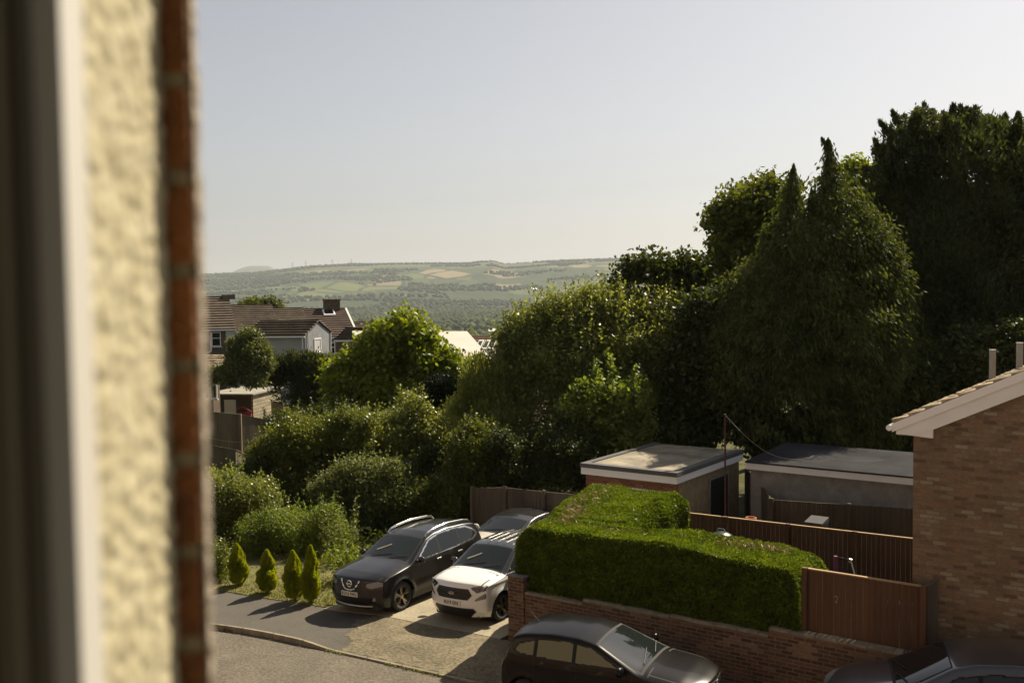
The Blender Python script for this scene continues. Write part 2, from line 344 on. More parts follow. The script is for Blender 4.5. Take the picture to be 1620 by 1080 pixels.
# ------------------------------------------------------------------ road, pavement, driveway, lawn (street frame, each sheet follows the slope)
def sheet(name, poly_v, us, mtl, dz, thick=0.0):
    """strip between v0(u) and v1(u); poly_v = function u -> (v0, v1)"""
    b = MB(); rows = []
    for u in us:
        v0, v1 = poly_v(u); k = 7
        rows.append([(u, v0 + (v1 - v0) * i / k, zgu(u) + dz(u, v0 + (v1 - v0) * i / k)) for i in range(k + 1)])
    n = len(rows[0]); b.v = [p for r in rows for p in r]
    for i in range(len(rows) - 1):
        for j in range(n - 1): b.f.append([i * n + j, (i + 1) * n + j, (i + 1) * n + j + 1, i * n + j + 1]); b.m.append(0)
    return b.struct(name, mtl, (0, 0, 0), ST)
US = [-60 + i * 0.5 for i in range(160)]
def vk(u):  # kerb line: bends gently away to the left
    return 15.45 if u > -17.5 else 15.45 - 0.035 * (u + 17.5) ** 2 * (1 if u > -26 else 0) - (0 if u > -26 else 0.035 * 72.25 + 0.3 * (-26 - u))
ROAD = mat('worn_road_asphalt', (0.130, 0.110, 0.080), 0.9, 0.2, 1.1, bump=1.0, bscale=17, fine=0.45, detail=10)
PAVE = mat('smooth_pavement_asphalt', (0.078, 0.069, 0.056), 0.9, 0.14, 0.7, bump=0.5, bscale=22, fine=0.22, detail=8)
XOVER = mat('gravelly_crossover_asphalt', (0.175, 0.145, 0.088), 0.95, 0.28, 1.7, bump=1.0, bscale=15, fine=0.5, detail=10)
CONC = mat('pale_driveway_concrete', (0.30, 0.26, 0.18), 0.9, 0.2, 1.0, bump=0.5, bscale=16, fine=0.22, detail=9)
LAWNM = mat('dry_lawn', (0.11, 0.125, 0.03), 1.0, 0.3, 1.4, bump=1.0, bscale=18, col2=(0.22, 0.19, 0.06), fine=0.4, detail=9)
def drop(u): return 0.10 - 0.085 * float(sstep(-17.2, -15.9, np.float64(u)))      # kerb upstand falls at the driveway
def dipk(u, v): return (0.1 - drop(u)) * float(1 - sstep(15.5, 16.5, np.float64(v)))
sheet('road', lambda u: (-3.0, vk(u) - 0.06), US, ROAD, lambda u, v: -0.12 + 0.0 * v)
sheet('pavement', lambda u: (vk(u) + 0.012, 17.56 if u > -18.4 else 17.46), US, PAVE, lambda u, v: -0.004 - dipk(u, v))
k = MB()
uk = [-60 + i * 0.25 for i in range(300)]
for i in range(len(uk) - 1):
    a, c = uk[i], uk[i + 1]; g = 0.022 if i % 4 == 0 else 0
    za, zc = zgu(a) + 0.003 - (0.1 - drop(a)), zgu(c) + 0.003 - (0.1 - drop(c))
    k.prism([(a + g, vk(a) - 0.06), (c, vk(c) - 0.06), (c, vk(c) + 0.01), (a + g, vk(a) + 0.01)], [za - 0.35, zc - 0.35, zc - 0.35, za - 0.35], [za, zc, zc, za])
KERB = mat('old_kerb_stone', (0.21, 0.18, 0.125), 0.9, 0.35, 3.0, bump=0.8, bscale=30)
k.struct('kerb', KERB, (0, 0, 0), ST)
b = MB()
xo = [(-15.75, 15.50), (-14, 15.50), (-12.6, 15.50), (-11.0, 15.50), (-11.2, 16.6), (-12.45, 17.55), (-14, 17.62), (-15.6, 17.66), (-16.75, 17.70), (-16.9, 17.1), (-16.35, 16.3)]
gu_ = np.arange(-17.0, -10.9, 0.06); gv_ = np.arange(15.47, 17.74, 0.06)
def _in(u, v):
    r = False
    for i in range(len(xo)):
        (a0, b0), (a1, b1) = xo[i], xo[(i + 1) % len(xo)]
        if (b0 > v) != (b1 > v) and u < (a1 - a0) * (v - b0) / (b1 - b0) + a0: r = not r
    return r
for ua in gu_:
    for va in gv_:
        wv_ = 0.07 * math.sin(9 * va) + 0.05 * math.sin(23 * va + 3 * ua) + random.uniform(-0.03, 0.03)
        if _in(ua + 0.03 + wv_, va + 0.03 + 0.03 * math.sin(13 * ua)):
            q = [(ua, va), (ua + 0.0601, va), (ua + 0.0601, va + 0.0601), (ua, va + 0.0601)]; b.add([(x_, y_, zgu(x_) + 0.003 - dipk(x_, y_)) for x_, y_ in q], [(0, 1, 2, 3)])
b.struct('driveway_crossover', XOVER, (0, 0, 0), ST)
b = MB()
dr = [(-18.35, 17.35), (-16.75, 17.62), (-14, 17.60), (-12.98, 17.57), (-12.98, 31.0), (-18.3, 31.0)]
b.prism(dr, [zgu(p[0]) - 0.2 for p in dr], [zgu(p[0]) + 0.010 for p in dr]); b.struct('driveway', CONC, (0, 0, 0), ST)
b = MB()
lw = [(-34, 18.6), (-29, 17.7), (-24, 17.25), (-21, 17.30), (-18.30, 17.50), (-18.30, 21.0), (-20, 21.6), (-26, 22.2), (-34, 24)]
b.prism(lw, [zgu(p[0]) - 0.2 for p in lw], [zgu(p[0]) + 0.014 for p in lw]); b.struct('lawn', LAWNM, (0, 0, 0), ST)
b = MB(); b.prism([(-12.4, 18.0), (12, 18.0), (12, 32), (-12.4, 32)], [0.0] * 4, [zgu(-12.4) + 0.03, zgu(8) + 0.03, zgu(8) + 0.03, zgu(-12.4) + 0.03])
b.struct('garden_ground', mat('bare_garden_soil', (0.06, 0.05, 0.035), 1, 0.3, 1.5, bump=0.6), (0, 0, 0), ST)

# ------------------------------------------------------------------ leaf clouds
def kites(P, A, Bv, L, Wd, bend=0.0):
    """kite leaves: centres P, long axis A, side axis Bv, length L, width Wd"""
    n = len(P); L = np.asarray(L).reshape(-1, 1) * np.ones((n, 1)); Wd = np.asarray(Wd).reshape(-1, 1) * np.ones((n, 1))
    V = np.empty((n, 4, 3), np.float32); M = P - A * L * 0.1
    V[:, 0] = P - A * L / 2; V[:, 1] = M + Bv * Wd / 2; V[:, 2] = P + A * L / 2; V[:, 3] = M - Bv * Wd / 2
    return V.reshape(-1, 3)
def unit(a): return a / np.maximum(np.linalg.norm(a, axis=1, keepdims=True), 1e-6)
def leafmesh(name, P, A, L, Wd, mtl, face=None):
    n = len(P); A = unit(A); rnd = RNG.normal(size=(n, 3)) if face is None else face + 0.6 * RNG.normal(size=(n, 3))
    Bv = unit(np.cross(A, rnd)); V = kites(P, A, Bv, L, Wd)
    return mesh_arrays(name, V, np.arange(4 * n, dtype=np.int32).reshape(-1, 4), [mtl])
def crown_points(lobes, n, nsub=9, sub=(0.28, 0.5), twig=0.16, per=9, low=-0.75, core=0.12, front=0.0, rough=0.12, fill=0.10):
    """lobes: list of (centre(3), radii(3)). Leaf centres in twig clusters over a hierarchy of rounded clumps."""
    sizes = np.array([(l[1][0] * l[1][2]) + 0.2 * l[1][1] * l[1][0] for l in lobes]); share = sizes / sizes.sum()
    PP, NN = [], []
    for (c, R), sh in zip(lobes, share):
        c = np.array(c, float); R = np.array(R, float); m = max(4, int(n * sh / per))
        dirs = unit(RNG.normal(size=(nsub, 3))); dirs[:, 2] = np.abs(dirs[:, 2]) * 1.0 + np.where(RNG.random(nsub) < 0.45, -0.6, 0); dirs = unit(dirs)
        if front: dirs[:, 1] = np.where(RNG.random(nsub) < front, -np.abs(dirs[:, 1]), dirs[:, 1])
        sr = RNG.uniform(sub[0], sub[1], nsub) * R.mean(); sc = c + dirs * (R * RNG.uniform(0.5, 0.88, (nsub, 1)))
        pick = RNG.integers(-1, nsub, m) if nsub else np.full(m, -1); pick[RNG.random(m) < fill] = -1
        d = unit(RNG.normal(size=(m, 3))); d[:, 2] = np.where(d[:, 2] < low, -d[:, 2], d[:, 2])
        rr = np.where(RNG.random(m) < core, RNG.uniform(0.35, 0.85, m), RNG.uniform(0.86, 1.0 + rough, m))
        cen = np.where((pick < 0)[:, None], c, sc[np.maximum(pick, 0)]); rad_ = np.where((pick < 0)[:, None], R * (0.72 if fill < 0.2 else 0.92), (sr[np.maximum(pick, 0)])[:, None] * np.ones(3))
        tw = cen + d * rad_ * rr[:, None]
        e = (tw - c) / R; keep = (e ** 2).sum(1) > 0.25 * RNG.random(m); tw = tw[keep]; d = d[keep]
        P = np.repeat(tw, per, 0) + RNG.normal(size=(len(tw) * per, 3)) * twig * np.array([1, 1, 0.8]); PP.append(P); NN.append(np.repeat(d, per, 0))
    return np.concatenate(PP), np.concatenate(NN)
def clip_ground(P, Nn, z): k = P[:, 2] > z; return P[k], Nn[k]
def limbs(b, base, top, r, ends, n=9):
    base = Vector(base); top = Vector(top); mid = base.lerp(top, 0.5) + Vector((random.uniform(-.1, .1), random.uniform(-.1, .1), 0))
    b.path([base, mid, top], [r, r * 0.75, r * 0.35], n)
    for e in ends:
        e = Vector(e); s = base.lerp(top, random.uniform(0.3, 0.85)); k1 = s.lerp(e, 0.5) + Vector((0, 0, 0.12 * (e - s).length))
        b.path([s, k1, e], [r * 0.4, r * 0.26, r * 0.07], 6)
BARK = mat('brown_bark', (0.07, 0.05, 0.032), 0.95, 0.35, 8, bump=1, bscale=25, stretch=(1, 1, 0.25))
def leaf_dirs(kind, Nn):
    n = len(Nn); r = RNG.normal(size=(n, 3))
    if kind == 'broad': return Nn * 0.35 + r * 0.8 + np.array([0, 0, -0.25])
    if kind == 'droop': return Nn * 0.7 + r * 0.28 + np.array([0, 0, -0.95])
    if kind == 'up': return Nn * 0.55 + r * 0.35 + np.array([0, 0, 0.55])
    if kind == 'shoot': return Nn * 0.35 + r * 0.35 + np.array([0, 0, 0.95])
    return r
def plant(name, label, cat, base, lobes, mtl, n, L, Wd, kind='broad', group=None, trunk=0.0, twig=0.16, per=9, nsub=9, sub=(0.28, 0.5), core=0.12, low=-0.75, shoots=0, shoot_len=0.6, rough=0.12, front=0.3, fill=0.10):
    """one tree or shrub: Empty at its foot > crown, trunk"""
    base = (base[0], base[1], zgw(base[0], base[1]) - 0.03); t = thing(name, label, cat, base, WD, group)
    P, Nn = crown_points(lobes, n, nsub, sub, twig, per, low, core, front, rough, fill); P, Nn = clip_ground(P, Nn, base[2] + 0.05)
    if shoots:   # feathery upright shoots standing out of the crown
        c = RNG.integers(0, len(lobes), shoots); SP, SN = [], []
        for i in c:
            C, R = np.array(lobes[i][0]), np.array(lobes[i][1]); d = unit(RNG.normal(size=(1, 3)))[0]; d[2] = abs(d[2]); d[1] = -abs(d[1]) if RNG.random() < .5 else d[1]
            s = C + d * R * 0.97; ln = shoot_len * RNG.uniform(0.5, 1.25); k_ = 14; tt = RNG.random(k_)
            dr_ = np.array([d[0] * 0.3, d[1] * 0.3, 1.0]); SP.append(s + dr_ * (tt[:, None] * ln) + RNG.normal(size=(k_, 3)) * 0.05 * (1.2 - tt[:, None])); SN.append(np.tile(d, (k_, 1)))
        P = np.concatenate([P] + SP); Nn = np.concatenate([Nn] + SN)
    A = leaf_dirs(kind, Nn); s = RNG.uniform(0.65, 1.3, len(P)); P = P - np.array(base)
    face = Nn * 0.5 + np.array([0, 0, 0.4]) if kind == 'broad' else None
    o = link('crown', leafmesh('crown', P, A, L * s, Wd * s, mtl, face), t); OFF[o.name] = base
    if trunk:
        b = MB(); top = np.mean([l[0] for l in lobes], axis=0)
        limbs(b, base, (top[0], top[1], top[2] + 0.2 * lobes[0][1][2]), trunk, [l[0] for l in lobes] + [np.array(l[0]) + unit(RNG.normal(size=(1, 3)))[0] * np.array(l[1]) * 0.7 for l in lobes for _ in range(3)])
        b.part('trunk', BARK, t, smooth=True)
    return t
def lob(px, py, D, rpx, rpy, depth=None):
    """a crown lobe seen at a pixel at distance D: centre and real radii"""
    c = W(px, py, D); s = D / FPX; rx, rz = rpx * s, rpy * s
    return ((c.x, c.y, c.z), (rx, depth or 0.85 * (rx + rz) / 2 + 0.15 * rx, rz))

# ------------------------------------------------------------------ distant woods: one mass of tree crowns in the valley and along the hedgerows
import bmesh
bm = bmesh.new(); bmesh.ops.create_icosphere(bm, subdivisions=1, radius=1.0)
IV = np.array([v.co[:] for v in bm.verts], np.float32); IF = np.array([[v.index for v in f.verts] for f in bm.faces], np.int32); bm.free()
def woods(name, pts, size, mtl):
    n = len(pts); s = size * RNG.uniform(0.6, 1.3, (n, 1, 1)); sq = np.stack([np.ones(n), np.ones(n), RNG.uniform(0.75, 1.15, n)], -1)[:, None, :]
    V = IV[None] * (1 + 0.28 * RNG.uniform(-1, 1, (n, len(IV), 1))) * s * sq + pts[:, None, :]
    Q = IF[None] + (np.arange(n) * len(IV))[:, None, None]
    return tagit(link(name, mesh_arrays(name, V.reshape(-1, 3), Q.reshape(-1, 3), [mtl], smooth=True)), kind='stuff')
def farleaf():
    m, nt, bs, out = newmat('far_tree_foliage'); L = nt.links.new; g = N(nt, 'NewGeometry')
    r = ramp(nt, [(0, (0.022, 0.034, 0.012)), (0.6, (0.045, 0.062, 0.02)), (1, (0.085, 0.10, 0.032))]); L(g.outputs['Random Per Island'], r.inputs[0])
    L(r.outputs[0], bs.inputs['Base Color']); bs.inputs['Roughness'].default_value = 1; bs.inputs['Specular IOR Level'].default_value = 0.1
    tc = N(nt, 'TexCoord'); nb = N(nt, 'TexNoise', Scale=0.5, Detail=4); L(tc.outputs['Object'], nb.inputs['Vector'])
    b = N(nt, 'Bump', Strength=1.0, Distance=2.0); L(nb.outputs[0], b.inputs['Height']); L(b.outputs[0], bs.inputs['Normal'])
    return m
FARL = farleaf()
def scatter(n, r0, r1, a0=-0.52, a1=0.34):
    r = np.sqrt(RNG.uniform(r0 * r0, r1 * r1, n)); a = RNG.uniform(a0, a1, n); return r * np.sin(a), r * np.cos(a), r
x, y, r = scatter(15000, 420, 3400)
open_ = vnoise(x / 160, y / 110, 77) > 0.80
x, y, r = x[~open_], y[~open_], r[~open_]
woods('valley_woodland', np.stack([x, y, terrain_z(x, y) + 2.5], -1), 7.5, FARL)
x, y, r = scatter(34000, 3400, 6900)
nz_ = vnoise(x / 330, y / 200, 5) + 0.35 * vnoise(x / 90, y / 60, 8) + 0.34 * sstep(-900, -2300, x) + 0.25 * sstep(3900, 3400, r)
kp = nz_ > 0.78
x, y, r = x[kp], y[kp], r[kp]
woods('hillside_woodland', np.stack([x, y, terrain_z(x, y) + 3], -1), 8.0, FARL)
PYL = plain('galvanised_pylon_steel', (0.10, 0.10, 0.10), 0.6)
for i, (px, D, lb) in enumerate(((463, 6300, 'leftmost'), (484, 6500, 'second from the left'), (526, 6300, 'third from the left'), (556, 6200, 'rightmost'))):
    g = W(px, 430, D); z0 = float(terrain_z(np.array([g.x]), np.array([g.y]))[0]); b = MB(); x0, y0 = g.x, g.y; H = 44
    for sx in (-1, 1):
        b.tube((x0 + sx * 5, y0, z0 - 2), (x0 + sx * 0.8, y0, z0 + H), 0.7, 0.5, 4)
        for zz, q in ((0.62, 9), (0.76, 11), (0.9, 7)): b.tube((x0, y0, z0 + H * zz), (x0 + sx * q, y0, z0 + H * (zz - 0.01)), 0.55, 0.3, 4)
    for j in range(5): h0, h1 = j / 5, (j + 1) / 5; w0, w1 = 5 - 4.2 * h0, 5 - 4.2 * h1; b.tube((x0 - w0, y0, z0 + H * h0), (x0 + w1, y0, z0 + H * h1), 0.35, 0.35, 4); b.tube((x0 + w0, y0, z0 + H * h0), (x0 - w1, y0, z0 + H * h1), 0.35, 0.35, 4)
    b.solo('pylon', PYL, 'tiny steel pylon on the far hill skyline, %s of the four' % lb, 'pylon', (x0, y0, z0), WD, 'pylons along the far ridge')
# haze
hz = MB(); hz.box(-14800, 14800, -14800, 14800, -140, 420)
hm, hnt, hbs, hout = newmat('hazy_air'); hnt.nodes.remove(hbs)
pv = N(hnt, 'VolumePrincipled'); pv.inputs['Color'].default_value = (0.80, 0.87, 0.96, 1); pv.inputs['Density'].default_value = 0.000058; pv.inputs['Anisotropy'].default_value = 0.1
hnt.links.new(pv.outputs[0], hout.inputs['Volume'])
hz.struct('haze', hm, kind='stuff')
# ------------------------------------------------------------------ own house: window reveal at the left edge of the view, brick front below
BR_RED = [(0.0, (0.20, 0.065, 0.028)), (0.3, (0.30, 0.095, 0.038)), (0.6, (0.36, 0.13, 0.05)), (0.85, (0.24, 0.085, 0.04)), (1.0, (0.42, 0.19, 0.08))]
RENDER = mat('cream_roughcast_render', (0.55, 0.46, 0.27), 0.95, 0.12, 30, detail=6)
def roughcast():
    m, nt, bs, out = newmat('cream_roughcast'); L = nt.links.new; tc = N(nt, 'TexCoord')
    n1 = N(nt, 'TexNoise', Scale=60, Detail=4); L(tc.outputs['Object'], n1.inputs['Vector'])
    r = ramp(nt, [(0.3, (0.30, 0.26, 0.155)), (0.5, (0.38, 0.34, 0.22)), (0.7, (0.46, 0.42, 0.29))]); L(n1.outputs[0], r.inputs[0]); L(r.outputs[0], bs.inputs['Base Color'])
    bs.inputs['Roughness'].default_value = 0.95; return m
own = thing('brick_house', 'cream roughcast and red brick window edge, close and blurred at the far left', 'house', (-0.30, 0.75, 0), WD)
# roughcast surface: a real lumpy sheet
ny, nz_ = 60, 900; ys = np.linspace(0.60, 0.79, ny); zs = np.linspace(6.9, 9.0, nz_); Yg, Zg = np.meshgrid(ys, zs, indexing='ij')
lump = 0.0; 
nb_ = 5200; cy_ = RNG.uniform(0.60, 0.79, nb_); cz_ = RNG.uniform(6.9, 9.0, nb_); cr_ = RNG.uniform(0.003, 0.008, nb_)
Hh = np.zeros_like(Yg); dy = ys[1] - ys[0]; dz = zs[1] - zs[0]
for a_, b_, c_ in zip(cy_, cz_, cr_):
    i0, i1 = max(0, int((a_ - c_ - ys[0]) / dy)), min(ny, int((a_ + c_ - ys[0]) / dy) + 2); j0, j1 = max(0, int((b_ - c_ - zs[0]) / dz)), min(nz_, int((b_ + c_ - zs[0]) / dz) + 2)
    q = 1 - ((Yg[i0:i1, j0:j1] - a_) ** 2 + (Zg[i0:i1, j0:j1] - b_) ** 2) / c_ ** 2; Hh[i0:i1, j0:j1] = np.maximum(Hh[i0:i1, j0:j1], np.sqrt(np.maximum(q, 0)) * c_ * 0.38)
Vr = np.stack([-0.276 + Hh + 0.0 * Yg, Yg, Zg], -1).reshape(-1, 3) - np.array([-0.30, 0.75, 0])
I, J = np.meshgrid(np.arange(ny - 1), np.arange(nz_ - 1), indexing='ij'); Qr = np.stack([I * nz_ + J, (I + 1) * nz_ + J, (I + 1) * nz_ + J + 1, I * nz_ + J + 1], -1).reshape(-1, 4)
o = link('render', mesh_arrays('render', Vr, Qr, [roughcast()], smooth=True), own)
b = MB(); b.box(-0.62, -0.2765, 0.64, 0.789, 6.9, 9.0); b.part('reveal_block', RENDER, own)
# brick edge: real bricks with recessed mortar
BRK = mat('red_facing_brick', (0.15, 0.055, 0.016), 0.9, 0.4, 7, bump=1, bscale=90, col2=(0.28, 0.105, 0.028)); MOR = mat('buff_mortar', (0.30, 0.25, 0.16), 0.95, 0.25, 20, bump=1, bscale=120)
b = MB(); m_ = MB(); z = 6.95; i = 0
while z < 9.0:
    jx = random.uniform(-0.0012, 0.0012); jy = random.uniform(-0.001, 0.001)
    b.box(-0.60, -0.2545 + jx, 0.791 + jy, 0.806 + jy, z, z + 0.064); z += 0.075; i += 1
o = b.part('brick_edge', BRK, own); bevel(o, 0.003)
m_.box(-0.60, -0.2565, 0.7925, 0.8055, 6.94, 9.0); z = 7.0
m_.part('mortar', MOR, own)
mo2 = MB()
for i in range(120): z = random.uniform(6.95, 9.0); s = random.uniform(0.002, 0.005); mo2.box(-0.2560, -0.2548 + s * 0.6, 0.8090, 0.814, z, z + s * random.uniform(3, 9))
mo2.box(-0.2538, -0.2520, 0.796, 0.8085, 6.94, 9.0); o = mo2.part('mortar_strip', mat('pale_pink_mortar', (0.30, 0.25, 0.19), 0.9, 0.15, 25, bump=1, bscale=80), own)
# window frame profile (white plastic; its shade is put into the grey and brown strips)
FRM = plain('window_frame_plastic', (0.52, 0.50, 0.46), 0.4); GSK = plain('rubber_gasket', (0.03, 0.028, 0.022), 0.7); BRN = plain('brown_frame_shade', (0.16, 0.135, 0.085), 0.45)
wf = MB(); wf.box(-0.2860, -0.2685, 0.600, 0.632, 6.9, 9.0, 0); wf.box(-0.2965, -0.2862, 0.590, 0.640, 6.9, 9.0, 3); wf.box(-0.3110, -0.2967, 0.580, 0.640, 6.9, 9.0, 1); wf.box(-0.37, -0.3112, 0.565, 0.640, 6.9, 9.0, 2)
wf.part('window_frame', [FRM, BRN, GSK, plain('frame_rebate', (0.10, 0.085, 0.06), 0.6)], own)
RM = mat('dim_room_paint', (0.17, 0.165, 0.155), 0.9, 0.1)
rm = thing('window_room', 'dim painted room around the camera behind the open window', 'room', (0.5, -1, 6.8), ST)
b = MB(); b.box(-1.2, -1.1, -3.0, 0.29, 6.76, 9.2); b.box(2.4, 2.5, -3.0, 0.29, 6.76, 9.2); b.box(-1.098, 2.398, -3.1, -3.0, 6.76, 9.2); b.part('wall', RM, rm)
b = MB(); b.box(-1.2, 2.5, -3.1, 0.29, 9.202, 9.3); b.part('ceiling', RM, rm); b = MB(); b.box(-1.098, 2.398, -2.998, 0.29, 6.76, 6.8); b.part('floor', RM, rm)
own.location.x += 0.0025
# brick front of the own house and its neighbour, below and beside the window (seen only as reflections)
HB = brickmat('warm_house_brick', BR_RED, (0.3, 0.26, 0.2))
fh = thing('terraced_house', 'red brick front below the camera window with white framed windows', 'house', (-3, 0.2, 0), ST)
b = MB(); b.box(-26, 14, -0.2, 0.30, -0.6, 6.75); b.part('wall', HB, fh)
b = MB(); b.box(-26, -1.21, 0.0, 0.30, 6.755, 9.6); b.box(2.51, 14, 0.0, 0.30, 6.755, 9.6); b.box(-1.205, 2.505, 0.0, 0.30, 9.305, 9.6); b.part('upper_wall', RENDER, fh)
b = MB(); b.add([(-26, 0.6, 9.5), (14, 0.6, 9.5), (14, -5, 12.2), (-26, -5, 12.2), (-26, 0.6, 9.62), (14, 0.6, 9.62), (14, -5, 12.32), (-26, -5, 12.32)], [(0, 3, 2, 1), (4, 5, 6, 7), (0, 1, 5, 4), (1, 2, 6, 5), (2, 3, 7, 6), (3, 0, 4, 7)]); b.part('roof', mat('own_roof_tiles', (0.10, 0.06, 0.04)), fh)
for u0 in (-23, -18, -13.5, -9, -5, -1, 4, 9):
    for z0 in (1.2, 4.2):
        b = MB(); b.box(u0, u0 + 1.8, 0.30, 0.36, z0, z0 + 1.3); f_ = b.part('window', UPVC, fh); g_ = MB(); g_.box(u0 + 0.1, u0 + 0.86, 0.36, 0.365, z0 + 0.1, z0 + 1.2); g_.box(u0 + 0.95, u0 + 1.7, 0.36, 0.365, z0 + 0.1, z0 + 1.2); g_.part('pane', GLASS, f_)

# ------------------------------------------------------------------ brick gable house on the right
VG = 18.35; GU = ST.onb(1445, 700, VG)[0]
MULTI = [(0.0, (0.13, 0.08, 0.05)), (0.2, (0.19, 0.122, 0.074)), (0.42, (0.225, 0.15, 0.092)), (0.6, (0.25, 0.17, 0.106)), (0.76, (0.25, 0.14, 0.072)), (0.88, (0.26, 0.20, 0.135)), (1.0, (0.34, 0.285, 0.205))]
GB = brickmat('mixed_brown_brick', MULTI, (0.19, 0.155, 0.11), dirt=0.3, ms=0.009)
e0 = ST.onb(1413, 672, VG - 0.12); e1 = ST.onb(1620, 590, VG - 0.12); sl = (e1[2] - e0[2]) / (e1[0] - e0[0])
print('gable', GU, e0, e1, 'slope', sl)
hs = thing('gable_house', 'brown mixed brick house gable with white bargeboard at the right edge', 'house', (GU, VG, zgu(GU)), ST)
zc = lambda u: e0[2] + sl * (u - e0[0]); UR = e0[0] + 4.6; EL = e0[0]; UE = 2 * UR - EL; zb = zgu(GU) - 0.3; UR2 = 2 * UR - GU
b = MB(); D_ = 9.0
poly = [(GU, zb), (UR2, zb), (UR2, zc(GU) - 0.24), (UR, zc(UR) - 0.24), (GU, zc(GU) - 0.24)]
vs = [(p[0], VG, p[1]) for p in poly] + [(p[0], VG + D_, p[1]) for p in poly]
b.add(vs, [(0, 1, 2, 3, 4), (9, 8, 7, 6, 5)] + [(i, 5 + i, 5 + (i + 1) % 5, (i + 1) % 5) for i in range(5)]); b.part('wall', GB, hs)
ROOFM = brickmat('old_concrete_roof_tiles', [(0, (0.12, 0.09, 0.06)), (0.4, (0.22, 0.16, 0.10)), (0.7, (0.30, 0.23, 0.14)), (1, (0.42, 0.34, 0.20))], (0.05, 0.045, 0.035), bw=0.3, rh=0.28, ms=0.02, dirt=0.55)
def courses(b, a0, a1, p0, z0, p1, z1, step=0.3, butt=0.03, m=0, swap=False, wob=0.0, tile=0):
    """tiled slope as overlapping courses from the eave (p0,z0) up to the ridge (p1,z1), along a0..a1"""
    Ls = math.hypot(p1 - p0, z1 - z0); n = max(1, round(Ls / step)); dp, dzz = (p1 - p0) / n, (z1 - z0) / n; nx, nzv = -(z1 - z0) / Ls, (p1 - p0) / Ls
    if nzv < 0: nx, nzv = -nx, -nzv
    cols = [(a0, a1)] if not tile else [(a0 + i * tile, min(a1, a0 + (i + 1) * tile - 0.006)) for i in range(int((a1 - a0) / tile) + 1) if a0 + i * tile < a1 - 0.02]
    for i in range(n):
        for c0, c1 in cols:
            w_ = random.uniform(0, wob); pa, za = p0 + dp * i, z0 + dzz * i; pb, zb_ = pa + dp * 1.08, za + dzz * 1.08
            q = [(pa, za - 0.01), (pa + nx * (butt + w_), za + nzv * (butt + w_)), (pb + nx * 0.006, zb_ + nzv * 0.006), (pb, zb_ - 0.012)]
            P = [(c0, x_, y_) for x_, y_ in q] + [(c1, x_, y_) for x_, y_ in q]
            if swap: P = [(x_, a_, y_) for a_, x_, y_ in P]
            b.add(P, [(0, 1, 2, 3), (7, 6, 5, 4), (0, 4, 5, 1), (1, 5, 6, 2), (2, 6, 7, 3), (3, 7, 4, 0)], m)
b = MB(); courses(b, VG - 0.02, VG + D_ + 0.15, EL - 0.02, e0[2] + 0.02, UR, zc(UR) + 0.02, 0.30, 0.05, swap=True, wob=0.035, tile=0.24)
courses(b, VG - 0.02, VG + D_ + 0.15, UE + 0.02, e0[2] + 0.02, UR, zc(UR) + 0.02, 0.30, 0.05, swap=True, wob=0.035, tile=0.24)
for s, ua, ub in ((1, EL, UR), (-1, UE, UR)):
    b.add([(ua, VG, zc(EL) - 0.06), (ub, VG, zc(UR) - 0.06), (ub, VG + D_, zc(UR) - 0.06), (ua, VG + D_, zc(EL) - 0.06), (ua, VG, zc(EL) + 0.012), (ub, VG, zc(UR) + 0.012), (ub, VG + D_, zc(UR) + 0.012), (ua, VG + D_, zc(EL) + 0.012)],
          [(0, 3, 2, 1), (4, 5, 6, 7), (0, 1, 5, 4), (1, 2, 6, 5), (2, 3, 7, 6), (3, 0, 4, 7)])
TILE = mat('mossy_brown_roof_tile', (0.17, 0.12, 0.075), 0.95, 0.4, 3.5, bump=1, bscale=30, col2=(0.42, 0.33, 0.2)); b.part('roof', TILE, hs)
# barge boards: lower board and proud upper trim
def board(b, ua, ub, y0, y1, za, zb2):
    vs = [(ua, y0, zc(ua) + za), (ub, y0, zc(ub) + za), (ub, y0, zc(ub) + zb2), (ua, y0, zc(ua) + zb2)]; vs += [(p[0], y1, p[2]) for p in vs]
    b.add(vs, [(0, 1, 2, 3), (7, 6, 5, 4), (0, 4, 5, 1), (1, 5, 6, 2), (2, 6, 7, 3), (3, 7, 4, 0)])
zbx = ST.onb(1421, 687, VG - 0.11)[2]; u1_ = e0[0] + (zbx + 0.36 - e0[2]) / sl; uL = EL + 0.05
def vpoly(b, P, y0, y1):
    n = len(P); vs = [(p[0], y0, p[1]) for p in P] + [(p[0], y1, p[1]) for p in P]; b.add(vs, [tuple(range(n)), tuple(range(2 * n - 1, n - 1, -1))] + [(i, n + i, n + (i + 1) % n, (i + 1) % n) for i in range(n)])
b = MB(); vpoly(b, [(uL, zbx), (u1_, zbx), (UR, zc(UR) - 0.36), (UR, zc(UR) - 0.12), (uL, zc(uL) - 0.12)], VG - 0.10, VG - 0.003); bb = b.part('bargeboard', WHITE, hs)
b = MB(); board(b, EL - 0.02, UR, VG - 0.135, VG - 0.003, -0.118, 0.03); b.part('verge_trim', UPVC, hs)
bxr = ST.onb(1475, 690, VG - 0.11)
b = MB(); vpoly(b, [(u1_ - 0.25, zbx + 0.002), (bxr[0], zbx - 0.03), (bxr[0], zc(bxr[0]) - 0.355), (u1_ - 0.05, zbx + 0.02)], VG - 0.085, VG - 0.003); b.part('box_end', WHITE, hs)
b = MB(); b.box(EL + 0.02, GU - 0.003, VG + 0.0, VG + D_, bxr[2] - 0.02, bxr[2] + 0.03); b.part('soffit', WHITE, hs)
b = MB(); b.tube((EL - 0.06, VG - 0.16, e0[2] - 0.05), (EL - 0.06, VG + D_, e0[2] - 0.05), 0.055, n=12); b.part('gutter', UPVC, hs)
